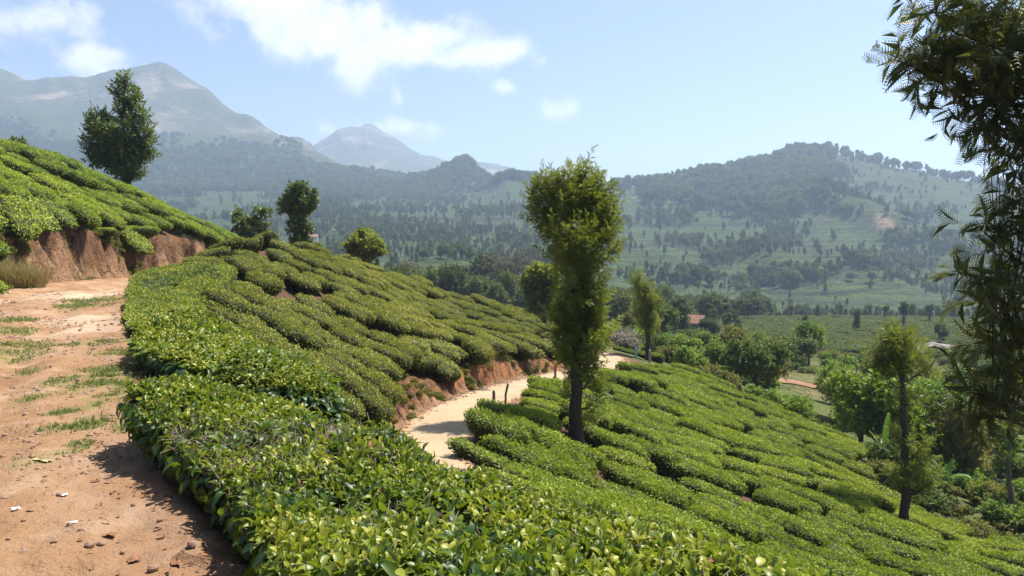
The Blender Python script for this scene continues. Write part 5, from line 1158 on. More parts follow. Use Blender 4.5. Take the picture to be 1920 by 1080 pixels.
# named ones first
def far_one(px, py_top, py_base, d, kind, label, group=None, vi=0, wide=1.0, name='tree'):
    x = (px - 960) / FPX * d; z = float(H(x, d)); hgt = (py_base - py_top) / FPX * d; base = {'column': 10, 'mop': 8, 'round': 8.5, 'euc': 18, 'bare': 10.5}[kind]
    o = link(name, FT[kind][vi % len(FT[kind])]); s = hgt / base; o.location = (x, d, z - 0.1); o.scale = (s * wide, s * wide, s); o.rotation_euler = (0, 0, px * 1.7)
    tag(o, label, 'tree', group); return o
PL = 'slim trees on the tea plateau'
far_one(1697, 565, 615, 228, 'mop', 'tallest slim tree on the tea plateau, with small head on a bare pole', PL, 0, .8)
far_one(1746, 570, 605, 262, 'mop', 'heart headed tree on the tea plateau just right of the tallest slim tree', PL, 1, 1.3)
far_one(1661, 567, 596, 280, 'mop', 'small headed tree on the plateau skyline left of the tallest slim tree', PL, 2, 1.0)
far_one(1609, 583, 625, 205, 'column', 'dark narrow column tree in the middle of the tea plateau', PL, 0, 1.0)
far_one(1511, 597, 642, 178, 'column', 'dark narrow column tree at the near left of the tea plateau', PL, 1, 1.1)
far_one(1485, 573, 598, 290, 'mop', 'bushy tree pair member on the plateau edge left of a thin tree', PL, 0, 1.3)
far_one(1535, 572, 598, 290, 'column', 'thin dark tree on the far plateau edge', PL, 2, 1.0)
far_one(1765, 603, 642, 170, 'round', 'low spreading grey green tree above the rocky mound', PL, 0, .8)
far_one(1385, 590, 620, 190, 'column', 'stubby bush like tree at the left end of the tea plateau', PL, 0, 1.6)
far_one(1280, 575, 640, 185, 'round', 'dark rounded tree leaning over the white house', None, 1, .9)
far_one(1250, 533, 600, 240, 'round', 'dark dense tree behind the leaning silver oak', None, 2, .75)
far_one(1245, 596, 640, 150, 'column', 'small dark conical tree left of the white house', None, 1, 1.6)
far_one(757, 470, 540, 250, 'bare', 'big bare grey domed tree in the valley', None, 0, 1.05)
far_one(948, 490, 590, 230, 'bare', 'wide thin leaved grey tree rising over the valley grove', None, 0, 1.0)
far_one(925, 500, 590, 235, 'round', 'dark domed valley tree beside the wide grey tree', None, 3, .9)
far_one(838, 520, 580, 200, 'mop', 'forked pale topped tree poking over the tea crest', None, 0, 1.2)
far_one(902, 540, 600, 165, 'mop', 'bushy headed tree just behind the falling tea crest', None, 1, 1.3)
far_one(930, 545, 605, 155, 'round', 'bright green rounded tree just behind the falling tea crest', None, 0, .8)
far_one(1340, 555, 610, 240, 'round', 'grey green rounded tree right of the white house', None, 2, 1.0)
far_one(1420, 545, 600, 330, 'round', 'broad pale green tree at the foot of the tea hill', None, 3, 1.1)

r_ = np.random.default_rng(77); cand = []
def add_trees(n, px0, px1, d0, d1, dens, kinds, hmin, hmax, tries=6):
    """random trees where dens(x,y,px) says so"""
    got = 0
    for _ in range(tries):
        m = n * 2; px = r_.uniform(px0, px1, m); d = np.sqrt(r_.uniform(d0 ** 2, d1 ** 2, m)); x = (px - 960) / FPX * d
        keep = r_.random(m) < dens(x, d, px); x, d = x[keep], d[keep]
        for i in range(len(x)):
            if got >= n: return
            cand.append((x[i], d[i], kinds[r_.integers(len(kinds))], r_.uniform(hmin, hmax))); got += 1
groves = lambda x, y, px: np.clip(ss((fbm(x / 110, y / 70, 4, 71) - 0.16) / 0.14) + 0.06, 0, 1)
add_trees(1700, -80, 1990, 330, 800, groves, ['column', 'column', 'mop', 'column'], 4.0, 8)
add_trees(3600, -80, 1990, 700, 1500, groves, ['column', 'column', 'euc', 'column'], 5, 12)
add_trees(240, 640, 1180, 130, 330, lambda x, y, px: np.clip(0.25 + ss((fbm(x / 40, y / 40, 3, 73) + 0.1) / 0.3), 0, 1), ['column', 'mop', 'round', 'round', 'column'], 5, 9)
add_trees(120, 1180, 1450, 170, 400, lambda x, y, px: np.clip(0.3 + ss((fbm(x / 40, y / 40, 3, 74)) / 0.3), 0, 1) * ((y > 270) | (px < 1380)), ['round', 'round', 'column', 'euc'], 5, 9)
add_trees(30, 1400, 1900, 325, 450, lambda x, y, px: 0.5 + 0 * x, ['column', 'column', 'mop', 'round'], 4, 8)
add_trees(2300, 1150, 1580, 950, 1520, lambda x, y, px: forest_mask(x, y) * np.clip(0.25 + 1.5 * ss((fbm(x / 55, y / 55, 3, 78) + 0.15) / 0.4) + 0.4 * ss((y - 1250) / 100), 0, 1), ['euc', 'euc', 'column', 'round'], 8, 21)
# line of trees on the ridge
for i in range(520):
    px = r_.uniform(1000, 1920); ridge = np.interp(px, [1000, 1060, 1320, 1410, 1500, 1620, 1700, 1800, 1900], [1480, 1400, 1400, 1450, 1500, 1500, 1450, 1350, 1290]); d = ridge + r_.normal() * 25 - 8
    if px > 1570 and r_.random() < 0.35: continue
    cand.append(((px - 960) / FPX * d, d, ['euc', 'round', 'euc', 'column'][i % 4], r_.uniform(9, 18)))
for i in range(120):
    px = r_.uniform(925, 1015); d = 1510 + r_.normal() * 20; cand.append(((px - 960) / FPX * d, d, ['euc', 'round'][i % 2], r_.uniform(13, 22)))
for i in range(160):
    px = r_.normal(870, 28); d = 1745 + r_.normal() * 28; cand.append(((px - 960) / FPX * d, d, ['euc', 'round', 'round'][i % 3], r_.uniform(13, 24)))
add_trees(7000, -120, 930, 1250, 2200, lambda x, y, px: np.clip(forest_mask(x, y), 0, 1), ['round', 'round', 'round', 'euc'], 7, 16)
for px, py, rx, ry, n_ in ((1459, 452, 26, 22, 90), (1348, 487, 24, 14, 60), (1290, 458, 55, 8, 70), (1400, 470, 30, 10, 40), (1500, 520, 60, 7, 90), (1620, 496, 40, 8, 60), (1440, 530, 45, 7, 60), (1732, 402, 26, 12, 50), (1685, 452, 22, 10, 40), (1700, 500, 40, 12, 50), (1575, 400, 60, 6, 40), (1640, 360, 60, 8, 50), (1420, 405, 60, 10, 60), (1230, 405, 50, 10, 60), (1290, 525, 40, 8, 40), (1760, 450, 50, 10, 40),
                       (1040, 400, 45, 8, 90), (900, 402, 50, 7, 80), (980, 455, 36, 6, 60), (700, 430, 60, 12, 120), (620, 400, 50, 8, 80), (840, 440, 40, 8, 60), (1050, 440, 30, 8, 40), (560, 430, 60, 14, 90), (760, 395, 90, 6, 110), (660, 470, 40, 10, 40), (860, 480, 60, 10, 50), (1000, 490, 50, 10, 40), (1100, 480, 30, 12, 30)):
    for _ in range(n_):
        a_, b_ = px + rx * r_.normal() * .6, py + ry * r_.normal() * .6; w_ = hit(a_, b_, 150, 2500)
        if w_ is not None and w_[1] > 160: cand.append((w_[0], w_[1], ['column', 'round', 'column', 'euc', 'mop'][r_.integers(5)], r_.uniform(5, 11) * (1 if w_[1] > 500 else .8)))
cx = np.array([c[0] for c in cand]); cy = np.array([c[1] for c in cand]); cz = H(cx, cy)
ppx, ppy, pf = PX(cx, cy, cz)
hs = np.array([c[3] for c in cand]); order = np.argsort(-hs / cy)
mats_rest = {k: [] for k in FT}; nind = 0
LABF = {'column': 'narrow column shaped tree among the far tea fields', 'mop': 'small headed pole tree among the far tea fields', 'round': 'round crowned tree among the far tea fields', 'euc': 'tall open crowned tree among the far tea fields', 'bare': 'bare tree among the far tea fields'}
NAT = {'column': 10, 'mop': 8, 'round': 8.5, 'euc': 18, 'bare': 12}
for i in order:
    x, y, k, h = cand[i]; s = h / NAT[k]; wv = s * r_.uniform(0.8, 1.35) * (1.25 if k == 'column' else 0.85)
    mt = Matrix.Translation((x, y, cz[i] - 0.2)) @ Matrix.Rotation(r_.uniform(0, 6.28), 4, 'Z') @ Matrix.Diagonal((wv, wv, s, 1))
    if nind < 270 and 0 < ppx[i] < 1920 and ppy[i] > 250:
        o = link('tree', FT[k][r_.integers(len(FT[k]))]); o.matrix_world = mt; tag(o, LABF[k].replace('among the far tea fields', 'on the valley floor behind the tea crest' if ppx[i] < 1150 and y < 450 else 'on the far left valley side' if ppx[i] < 1150 else 'behind the tea plateau' if y < 520 else 'on the face of the right hand tea hill'), 'tree', 'scattered trees in the far tea fields'); nind += 1
    else: mats_rest[k].append(mt)
for k, nm in (('column', 'far_column_trees'), ('mop', 'far_pole_trees'), ('round', 'far_round_trees'), ('euc', 'far_tall_trees')):
    if mats_rest[k]: scatter(nm, FT[k], mats_rest[k], 'far off woodland of %s trees on hills and mountain foot' % {'column': 'narrow', 'mop': 'pole', 'round': 'round crowned', 'euc': 'tall'}[k], 5)

# tea on the plateau and behind the road end
fx = []
for (pxa, pxb, da, db, sa, sb, hgt) in ((1360, 1960, 132, 302, 3.0, 2.2, 1.15), (930, 1400, 84, 150, 2.0, 1.5, 1.0), (1100, 1380, 150, 300, 3.0, 2.2, 1.1), (1380, 1900, 350, 430, 4.0, 3.0, 1.2), (640, 1120, 150, 330, 3.4, 2.6, 1.1)):
    ycoord = np.arange(da, db, sb)
    for yi, y in enumerate(ycoord):
        xx = np.arange((pxa - 960) / FPX * y, (pxb - 960) / FPX * y, sa) + r_.random() * sa
        xx = xx + r_.normal(size=len(xx)) * 0.2 * sa; yy = y + 0.45 * sb * noise2(xx / 9, np.full(len(xx), yi * .3), 5) * 1.2
        gapn = fbm(xx / 14, yy / 14, 2, 55)
        for x, q, g in zip(xx, yy, gapn):
            if abs(g) < 0.018 or r_.random() < 0.03: continue
            if q < 110 and not (float(R2(x, q)[0]) < -3 or q > 80): continue
            fx.append((x, q, sa, sb, hgt))
fxa = np.array(fx); fz = H(fxa[:, 0], fxa[:, 1]); nrm = terrain_normal(fxa[:, 0], fxa[:, 1], 1.5); ms = []
for (x, y, sa, sb, hg), z, n in zip(fx, fz, nrm):
    ms.append(Matrix.Translation((x, y, z - 0.15)) @ Matrix.Rotation(r_.normal() * 0.25, 4, 'Z') @ Matrix.Diagonal((sa / 1.5 * r_.uniform(.74, 1.04), sb / 1.3 * r_.uniform(.72, .96), 1.25 * hg * r_.uniform(.85, 1.15), 1)))
scatter('plateau_tea', PROTO['far'], ms, 'flat topped tea bushes in blocks over the plateau across the valley', 8)

# ------------------------------------------------------------------ houses across the valley
def house(px, py, d, wid, dep, hgt, rot, wallm, roofm, label, cat='house', tiles=True):
    w = W(px, py, d); z0 = float(H(w[0], w[1])); z0 = max(z0, w[2] - 1.5) if abs(w[2] - z0) < 8 else z0
    root = bpy.data.objects.new('house', None); COL.objects.link(root); root.location = (w[0], w[1], z0); root.rotation_euler = (0, 0, rot); tag(root, label, cat)
    A = Acc(); V, F = box(-wid / 2, -dep / 2, -1.5, wid / 2, dep / 2, hgt); A.add(V, F)
    rh = dep * 0.32
    V = np.array([(-wid / 2, -dep / 2, hgt), (-wid / 2, dep / 2, hgt), (-wid / 2, 0, hgt + rh), (wid / 2, -dep / 2, hgt), (wid / 2, dep / 2, hgt), (wid / 2, 0, hgt + rh)]); A.add(V, np.array([(0, 2, 1), (3, 4, 5)]))
    link('wall', A.mesh('house_wall', [wallm], False), root)
    for sg in (-1, 1):
        A = Acc(); n = 16; xs_ = np.linspace(-wid / 2 - .35, wid / 2 + .35, n * 2 + 1)
        y0, z0_ = sg * (dep / 2 + .45), hgt - 0.45 * rh / (dep / 2); 
        zo = np.where(np.arange(n * 2 + 1) % 2 == 0, 0.0, 0.09)
        T = np.concatenate([np.stack([xs_, np.full(n * 2 + 1, y0), z0_ + 0.06 + zo], 1), np.stack([xs_, np.full(n * 2 + 1, 0.0), hgt + rh + 0.06 + zo], 1)])
        B = T - np.array([0, 0, .12]); m = n * 2 + 1; i = np.arange(m - 1)
        A.add(np.concatenate([T, B]), np.concatenate([np.stack([i, i + 1, i + m + 1, i + m], 1), np.stack([i + 2 * m, i + 3 * m, i + 3 * m + 1, i + 2 * m + 1], 1), np.stack([i, i + 2 * m, i + 2 * m + 1, i + 1], 1)]))
        link('roof', A.mesh('house_roof', [roofm], False), root)
    for k, xw in enumerate(np.linspace(-wid * .32, wid * .32, 3)):
        if k == 1:
            V, F = box(xw - .45, -dep / 2 - .05, 0.0, xw + .45, -dep / 2 + .02, 2.0); A = Acc(); A.add(V, F); link('door', A.mesh('door', [M['frame']], False), root)
        else:
            A = Acc(); V, F = box(xw - .55, -dep / 2 - .06, .9, xw + .55, -dep / 2 + .02, 2.1); A.add(V, F); f_ = link('window', A.mesh('window', [M['frame']], False), root)
            A = Acc(); V, F = box(xw - .43, -dep / 2 - .075, 1.02, xw + .43, -dep / 2 - .055, 1.98); A.add(V, F); link('pane', A.mesh('pane', [M['glass']], False), f_)
    A = Acc(); V, F = box(wid / 2 - .02, -.5, 1.0, wid / 2 + .06, .5, 2.0); A.add(V, F); link('window', A.mesh('window', [M['glass']], False), root)
    return root
house(1299, 612, 178, 5.6, 4.6, 2.7, -0.75, M['wall'], M['tile'], 'small white house with red tiled roof among trees on the plateau')
house(1146, 556, 330, 9, 6, 2.8, 0.2, M['wall'], M['tin'], 'long pale roofed building left of the leaning silver oak')
house(1188, 575, 300, 6, 5, 2.6, -0.4, M['wall'], M['tin'], 'small white shed behind the leaning silver oak')
house(958, 573, 190, 5, 4, 2.4, 0.3, M['wall_o'], M['tin'], 'low orange walled hut under the valley trees')
house(808, 529, 300, 5, 4, 2.2, 0.1, M['wall'], M['tin'], 'tiny white hut in the valley above the tea crest')
house(1328, 568, 330, 7, 5, 2.6, 0.5, M['wall'], M['tin'], 'pale roofed building above and right of the white house')
house(585, 447, 620, 9, 6, 2.8, 0.2, M['wall'], M['tile'], 'faint pale house behind the mop headed tree')

# rocky mound on the plateau edge
def rock_mesh(seed, sx, sy, sz, mat, nu=16, nv=9):
    r = np.random.default_rng(seed); th = np.linspace(0, 2 * math.pi, nu, endpoint=False); ph = np.linspace(-math.pi / 2, math.pi / 2, nv); P, T = np.meshgrid(ph, th, indexing='ij')
    d = np.stack([np.cos(P) * np.cos(T), np.cos(P) * np.sin(T), np.sin(P)], -1).reshape(-1, 3); o = r.random(3) * 40
    k = 1 + 0.3 * noise3(d[:, 0] * 1.6 + o[0], d[:, 1] * 1.6 + o[1], d[:, 2] * 1.6, seed) + 0.12 * noise3(d[:, 0] * 4 + o[0], d[:, 1] * 4, d[:, 2] * 4 + o[2], seed + 1)
    V = d * k[:, None] * np.array([sx, sy, sz]); i = np.arange(nv - 1)[:, None] * nu; j = np.arange(nu)[None]; jn = (j + 1) % nu
    F = np.stack([i + j, i + jn, i + nu + jn, i + nu + j], -1).reshape(-1, 4)
    return mesh_from('rock', V, F, [mat], None, False)
w = W(1752, 652, 140); zr = float(H(w[0], w[1])); o = link('rock_outcrop', rock_mesh(3, 3.6, 2.4, 1.7, M['rock'], 26, 14)); o.location = (w[0], w[1], zr + 0.4); tag(o, 'grey bare rock mound at the near edge of the tea plateau', 'rock')
w = W(1788, 652, 141); o = link('earth_mound', rock_mesh(4, 2.2, 1.6, 1.2, simple('mound_red', (0.46, 0.21, 0.10), .95, (0.34, 0.15, 0.07), 1.0), 20, 11)); o.location = (w[0], w[1], float(H(w[0], w[1])) + .3); tag(o, 'heap of red earth right of the grey rock mound', 'earth heap')

# ------------------------------------------------------------------ road side things
def post(px, py, d, h, rad, mat, label, name='marker_post', lean=0.0, seg=6, cat='post'):
    w = W(px, py, d); z0 = float(H(w[0], w[1])); r = np.random.default_rng(int(px)); A = Acc()
    V, F = tube([(0, 0, -.2), (0, 0, h * .5), (lean * h, 0, h * .94), (lean * h, 0, h)], [rad, rad * .95, rad * .9, rad * .6], seg); V[:, :2] += r.normal(size=(len(V), 2)) * rad * .06; A.add(V, F)
    o = link(name, A.mesh(name, [mat], False)); o.location = (w[0], w[1], max(z0, w[2] - 0.5)); tag(o, label, cat); return o
post(943, 880, 18.3, 0.42, 0.085, M['marker'], 'whitewashed stone marker standing among tea below the road', 'stone_marker', 0.25, 4, 'stone marker')
post(926, 778, 26.2, .72, .06, M['wood_post'], 'short dark wooden post at the tea edge near the road bend')
post(948, 770, 27.6, .78, .045, M['wood_post'], 'thinner dark wooden post just right of the short one at the road bend', lean=.1)
post(1041, 722, 36.6, .7, .06, M['wood_post'], 'grey wooden post left of the column shaped silver oak')
post(1155, 712, 41.5, .5, .05, M['wood_post'], 'thin post at the tea edge right of the column shaped silver oak')
post(1192, 688, 52.2, .85, .09, M['marker'], 'pale stone post in front of the low hedge, left one', 'guard_stone', 0, 4)
post(1218, 688, 51.6, .85, .10, simple('reddish_stone', (0.42, 0.27, 0.2), .9, (.25, .16, .12), 20), 'reddish stone post in front of the low hedge, right one', 'guard_stone', 0, 4)
post(908, 800, 22.6, .5, .06, M['wood_post'], 'mossy grey stub at the corner of the tea beside the road', 'stone_stub', 0, 5)
# clipped hedge across the road end
w0, w1 = W(1150, 680, 56.5), W(1238, 682, 53.5)
EH = [(w0[0], w0[1] - .55), (w1[0], w1[1] - .5), (w1[0] + .4, w1[1] + .5), (w0[0], w0[1] + .6)]
def eh_top(x, y): return H(x, y) * 0 + W(1190, 661, 55)[2] + 0.03 * noise2(np.asarray(x) * 2, np.asarray(y) * 2, 4)
hedge('clipped_hedge', EH, eh_top, 'low clipped dark hedge closing the far end of the road', None, 1500, 1500, 0.10, [L_LOW], M['tea_low'], 5, 0.9, 0, 0, 0.10, 40)

A = Acc(); rd_ = np.random.default_rng(12); pz2 = smooth_poly(R2.p, 500); pz2 = pz2[(pz2[:, 1] > 17) & (pz2[:, 1] < 54)]; tn_ = norm(np.gradient(pz2[:, :2], axis=0)); ii_ = rd_.integers(0, len(pz2), 1500)
of_ = np.where(rd_.random(1500) < .75, 1, -1) * (1.28 - 0.5 * rd_.random(1500) ** 2.5); q = np.stack([pz2[ii_, 0] - tn_[ii_, 1] * of_, pz2[ii_, 1] + tn_[ii_, 0] * of_, pz2[ii_, 2] + 0.02], 1)
v, f = bake(np.array([(-.5, 0, 0), (.5, 0, 0.1), (0, 1, .15), (0, .4, .3)], float), np.array([(0, 1, 3), (1, 2, 3), (2, 0, 3)]), q, frames(norm(rd_.normal(size=(1500, 3)) * np.array([1, 1, .1])), np.tile([0, 0, 1.0], (1500, 1))), 0.05 + 0.12 * rd_.random(1500) ** 2)
A.add(v, f); g = link('road_debris', A.mesh('road_debris', [M['stone']], False)); tag(g, 'fallen clods and leaf litter along the lower road edges', kind='stuff')
A = Acc(); rb3 = np.random.default_rng(31)
bi = np.where((bankm > 0.6) & (gy > 20) & (gy < 50) & (gx > -26) & (gx < 7))[0]
for i_ in rb3.choice(bi, 130):
    x_, y_ = gx[i_], gy[i_]; gxh = near_h(np.array([x_ + .3, x_ - .3, x_, x_]), np.array([y_, y_, y_ + .3, y_ - .3])); gd = np.array([gxh[1] - gxh[0], gxh[3] - gxh[2]]); gn = gd / (np.linalg.norm(gd) + 1e-6)
    pts = []
    for q_ in np.linspace(0, 0.8, 6): xx, yy = x_ + gn[0] * q_ + rb3.normal() * .05, y_ + gn[1] * q_ + rb3.normal() * .05; pts.append((xx, yy, float(near_h(xx, yy)) + 0.04))
    v, f = tube(pts, np.linspace(.022, .006, 6) * rb3.uniform(.5, 1.3), 4); A.add(v, f)
g = link('bank_roots', A.mesh('bank_roots', [M['bark_pale']])); tag(g, 'thin pale roots hanging down the cut banks', kind='stuff')
# grass
def blades(P, h, r, lean=0.5, wd=0.012):
    m = len(P); az = r.random(m) * 6.28; d = norm(np.stack([np.cos(az) * lean * r.random(m), np.sin(az) * lean * r.random(m), np.ones(m)], 1)); n = np.stack([np.cos(az), np.sin(az), 0 * az], 1)
    tv = np.array([(-1, 0, 0), (1, 0, 0), (-.7, .5, .06), (.7, .5, .06), (0, 1, .3)], float); tf = np.array([(0, 1, 3), (0, 3, 2), (2, 3, 4)])
    hh_ = h * (0.5 + 0.8 * r.random(m)); sc = np.stack([np.full(m, wd), hh_, hh_], 1)
    return bake(tv, tf, P, frames(d, n), sc)
r = np.random.default_rng(5); A = Acc()
for (gx0, gy0, gr) in PATHSPOT:
    n = int(800 * gr * gr / 0.16) ; n = min(max(n, 200), 2400); a = r.random(n) * 6.28; q = gr * r.random(n) ** .7
    P = np.stack([gx0 + np.cos(a) * q, gy0 + np.sin(a) * q * 1.2, 0 * a], 1); m = fbm(P[:, 0] * 4, P[:, 1] * 4, 2, 12) > -0.05; P = P[m]
    if len(P) == 0: continue
    near = np.array([path_z(p[0], p[1]) for p in P[::6]]); P[:, 2] = np.repeat(near, 6)[:len(P)] - 0.005
    v, f = blades(P, 0.035 + 0.0015 * gy0, r, 1.3, 0.0035 + 0.0003 * gy0); A.add(v, f, 0, tint=np.repeat(r.random(len(P)) * .8, 5))
g = link('path_grass', A.mesh('path_grass', [M['grass']])); tag(g, 'short sparse grass tufts growing on the dirt path', kind='stuff')
# verge grass along the left bank foot
A = Acc(); n = 5200; t = r.random(n) * 30 + 19
pz = smooth_poly(R1.p, 400); px_ = np.interp(t, pz[:, 1], pz[:, 0]); 
off = 2.35 + 1.3 * r.random(n) ** 1.3; P = np.stack([px_ - off * 0.93, t + off * 0.3, 0 * t], 1); m = fbm(P[:, 0] * .6, P[:, 1] * .6, 3, 15) > 0.02; P = P[m]; P[:, 2] = H(P[:, 0], P[:, 1])
v, f = blades(P, 0.22, r, .8, 0.012); A.add(v, f, 0, tint=np.repeat(r.random(len(P)), 5)); g = link('verge_grass', A.mesh('verge_grass', [M['grass']])); tag(g, 'green and dry grass along the foot of the red bank', kind='stuff')
bi = np.where((bankm > 0.45) & (gy > 18) & (gy < 54) & (gx > -30) & (gx < 9))[0]; bi = bi[rr_b.integers(0, len(bi), 9000)] if False else np.random.default_rng(3).choice(bi, 26000)
rb_ = np.random.default_rng(6); P = np.stack([gx[bi] + rb_.uniform(-.12, .12, 26000), gy[bi] + rb_.uniform(-.12, .12, 26000), hh[bi]], 1)
m = fbm(P[:, 0] * .8, P[:, 1] * .8, 3, 44) > -0.08 + 0.16 * (P[:, 0] > -12); P = P[m]; P[:, 2] -= 0.03
v, f = blades(P, 0.20, rb_, 1.8, 0.010); A = Acc(); A.add(v, f, 0, tint=np.repeat(rb_.random(len(P)), 5)); g = link('bank_scrub', A.mesh('bank_scrub', [M['scrub']])); tag(g, 'dry brown weeds and rootlets on the red cut banks', kind='stuff')
rw_ = np.random.default_rng(41); bw_ = np.where((bankm > 0.35) & (gy > 19) & (gy < 52) & (gx > -27) & (gx < 8))[0]; bw_ = rw_.choice(bw_, 2600)
bw_ = bw_[fbm(gx[bw_] * .5, gy[bw_] * .5, 3, 46) > 0.04]; bw_ = np.r_[bw_[gx[bw_] < -11][:420], bw_[gx[bw_] > -8][:130]]
scatter('bank_weeds', [p_[0] for p_ in SHR['b']] , [Matrix.Translation((gx[i_], gy[i_], hh[i_] - .04)) @ Matrix.Rotation(rw_.uniform(0, 6.28), 4, 'Z') @ Matrix.Diagonal((*([rw_.uniform(.10, .26)] * 2), rw_.uniform(.10, .24), 1)) for i_ in bw_], 'low dry weeds sprouting on the red cut banks', 9)
rl_ = np.random.default_rng(52); k_ = 280; t_ = rl_.random(k_); base_l = np.array([(-0.6, 2.0), (-1.2, 3.1), (-1.8, 4.1), (-2.7, 5.3), (-3.6, 6.6), (-5.6, 10.2), (-7.2, 13.5)])
lx = np.interp(t_ ** .8 * 6, np.arange(7), base_l[:, 0]) - rl_.exponential(.22, k_) + .15; ly = np.interp(t_ ** .8 * 6, np.arange(7), base_l[:, 1]) + rl_.normal(size=k_) * .1
lz = np.array([path_z(a_, b_) for a_, b_ in zip(lx, ly)]) + 0.012
v, f = bake(L_MED[0], L_MED[1], np.stack([lx, ly, lz], 1), frames(norm(np.stack([rl_.normal(size=k_), rl_.normal(size=k_), .15 * rl_.normal(size=k_)], 1)), norm(np.array([0, 0, 1.0]) + .35 * rl_.normal(size=(k_, 3)))), 0.025 + 0.03 * rl_.random(k_)); A = Acc(); A.add(v, f)
g = link('leaf_litter', A.mesh('leaf_litter', [M['dead_leaf']])); tag(g, 'brown dead tea leaves littering the path edge under the hedges', kind='stuff')
def clump(px, py, d, rad, h, n, label, seed):
    r = np.random.default_rng(seed); w = W(px, py, d); z0 = float(H(w[0], w[1])); a = r.random(n) * 6.28; q = rad * r.random(n) ** .6
    P = np.stack([np.cos(a) * q, np.sin(a) * q * .8, 0 * a], 1); P[:, 2] = H(w[0] + P[:, 0], w[1] + P[:, 1]) - z0 - .05
    v, f = blades(P, h, r, .9, 0.011); A = Acc(); A.add(v, f, 0, tint=np.repeat(r.random(n), 5)); o = link('grass_clump', A.mesh('grass_clump', [M['straw']])); o.location = (w[0], w[1], z0); tag(o, label, 'grass')
clump(32, 462, 26.5, .85, 1.0, 1500, 'tall pale dry grass clump on the left bank under the tea', 1)
clump(905, 672, 34.5, .5, .9, 500, 'dry grass clump hanging on the cut bank over the road', 2)
clump(1040, 672, 45.5, .8, 1.3, 700, 'straw coloured tall grass at the right end of the cut bank', 3)
clump(615, 745, 18.6, .7, .3, 600, 'patch of short dry grass on the hillside behind the near hedge', 4)
# litter, stones and fallen leaves on the path
def on_path(px, py):
    for d_ in np.arange(2.5, 40, 0.04):
        w_ = W(px, py, d_)
        if w_[2] < R1(w_[0], w_[1])[1]: break
    return np.array([w_[0], w_[1], path_z(w_[0], w_[1])])
SM = [rock_mesh(60 + i, 1, 0.8, 0.6, M['stone'], 9, 6) for i in range(5)]
SPOTS = [(63, 838, .05), (85, 898, .05), (112, 932, .075), (45, 980, .05), (130, 990, .06), (102, 1028, .06), (170, 1030, .11), (190, 1022, .08), (288, 1075, .10), (88, 915, .04), (135, 745, .07), (22, 728, .08), (60, 842, .04), (230, 1045, .05), (360, 1035, .10), (300, 985, .06), (215, 925, .05), (15, 1010, .04), (150, 870, .04), (250, 950, .06), (230, 890, .05), (200, 855, .05), (35, 850, .06), (5, 850, .07), (160, 690, .09), (175, 655, .12), (200, 640, .13), (185, 620, .12), (210, 610, .15), (150, 618, .1), (225, 700, .12), (235, 765, .15), (240, 780, .1), (125, 660, .07), (95, 690, .06), (60, 610, .08), (110, 600, .1)]
for i, (px, py, s) in enumerate(SPOTS):
    p = on_path(px, py); o = link('stone', SM[i % 5]); o.location = (p[0], p[1], p[2] + s * .12); o.scale = (s * .33, s * .33, s * .3); o.rotation_euler = (0, 0, i * 1.3); tag(o, 'small weathered stone lying loose on the dirt path', 'stone', 'loose stones on the dirt path')
A = Acc(); rr_ = np.random.default_rng(8)
sm = SM[0]; sv = np.zeros(len(sm.vertices) * 3, np.float32); sm.vertices.foreach_get('co', sv); sv = sv.reshape(-1, 3); sf = np.zeros(len(sm.loops), np.int32); sm.loops.foreach_get('vertex_index', sf); sf = sf.reshape(-1, 4)
i_ = rr_.integers(0, len(PATHMESH[0]), 16000); q = np.stack([PATHMESH[0][i_], PATHMESH[1][i_], PATHMESH[2][i_]], 1); m = (q[:, 1] > 2) & (q[:, 1] < 24) & (fbm(q[:, 0] * 1.2, q[:, 1] * 1.2, 3, 19) > -0.02); q = q[m][:3600]
ang = rr_.random(len(q)) * 6.28; Rm = np.stack([np.stack([np.cos(ang), -np.sin(ang), 0 * ang], -1), np.stack([np.sin(ang), np.cos(ang), 0 * ang], -1), np.stack([0 * ang, 0 * ang, 1 + 0 * ang], -1)], 1)
v, f = bake(sv, sf, q, Rm, (0.006 + 0.02 * rr_.random(len(q)) ** 3) * (0.7 + q[:, 1] / 12)); A.add(v, f); g = link('path_gravel', A.mesh('path_gravel', [M['stone']], False)); tag(g, 'scattered gravel on the dirt path', kind='stuff')
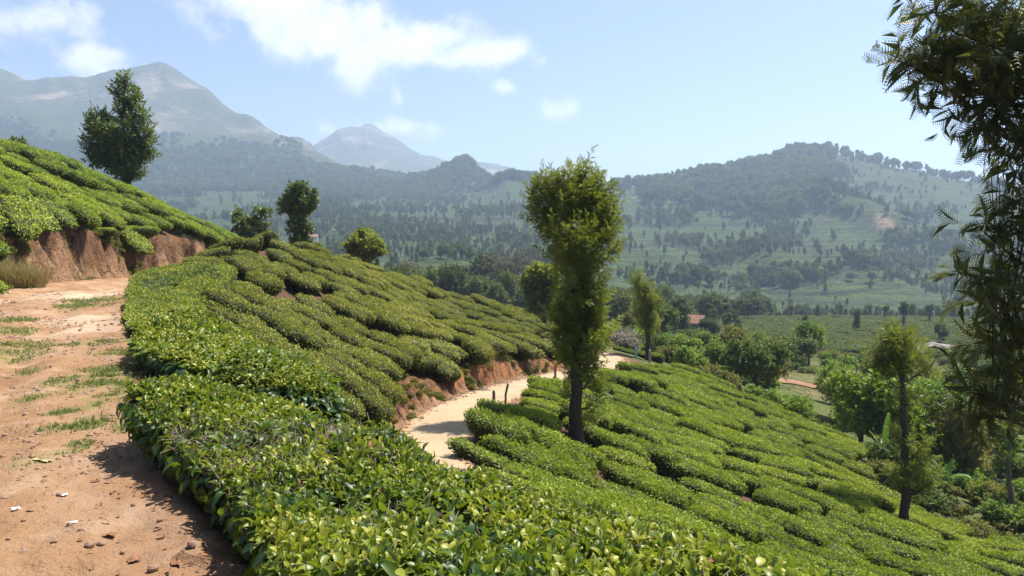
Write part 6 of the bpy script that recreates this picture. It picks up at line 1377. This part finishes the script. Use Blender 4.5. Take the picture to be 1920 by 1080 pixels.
def scrap(px, py, sx, sy, mat, label, name, cat, seed):
    p = on_path(px, py); r = np.random.default_rng(seed); u = np.linspace(-1, 1, 5); U_, V_ = np.meshgrid(u, u, indexing='ij'); Zc = 0.012 + 0.25 * sx * noise2(U_ * 1.3 + seed, V_ * 1.3, seed) * .5
    Pt = np.stack([(U_ + .12 * r.normal(size=U_.shape)) * sx / 2, (V_ + .12 * r.normal(size=U_.shape)) * sy / 2, Zc], -1).reshape(-1, 3); Fq = grid_faces(5, 5); Vv = np.concatenate([Pt, Pt - np.array([0, 0, .003])]); Fq = np.concatenate([Fq, Fq[:, ::-1] + 25])
    o = link(name, mesh_from(name, Vv, Fq, [mat], None, False)); o.location = p; o.rotation_euler = (0, 0, r.random() * 3); tag(o, label, cat)
scrap(30, 960, .055, .045, M['paper'], 'white paper scrap on the path at the far left', 'paper_scrap', 'litter', 1)
scrap(121, 931, .05, .035, M['paper'], 'torn pale paper scrap in the middle of the path', 'paper_scrap', 'litter', 2)
scrap(136, 985, .05, .03, M['paper'], 'folded dirty paper scrap nearest the camera on the path', 'paper_scrap', 'litter', 3)
scrap(78, 868, .17, .05, simple('dry_husk', (.55, .48, .26), .8, (.36, .33, .16), 12), 'long dry straw coloured leaf husk on the path', 'leaf_husk', 'dry leaf', 4)
for i, (px, py) in enumerate(((410, 1078), (425, 1070), (600, 1075), (250, 1058), (180, 905), (205, 1010), (330, 1060))):
    scrap(px, min(py, 1078), .07, .05, M['dead_leaf'], 'brown fallen tea leaf on the path edge under the near hedge', 'fallen_leaf', 'dry leaf', 20 + i)
    bpy.context.scene.collection.objects[-1]['group'] = 'brown fallen leaves on the path edge'

# ------------------------------------------------------------------ haze
zmax = max(float(qz.max()), 60) + 40; zmin = min(float(qz.min()), float(hh.min())) - 1.5
V, F = box(-5000, -60, zmin, 7500, 5600, zmax)
hm = bpy.data.materials.new('haze'); hm.use_nodes = True; hn = hm.node_tree; hn.nodes.clear(); ho = hn.nodes.new('ShaderNodeOutputMaterial'); pv = hn.nodes.new('ShaderNodeVolumePrincipled')
pv.inputs['Color'].default_value = (*HAZE_COL, 1); pv.inputs['Density'].default_value = HAZE; pv.inputs['Anisotropy'].default_value = 0.25
hn.links.new(pv.outputs[0], ho.inputs['Volume'])
hz = link('haze', mesh_from('haze', V, F, [hm], None, False)); tag(hz, 'pale blue haze filling the valley air', kind='stuff')
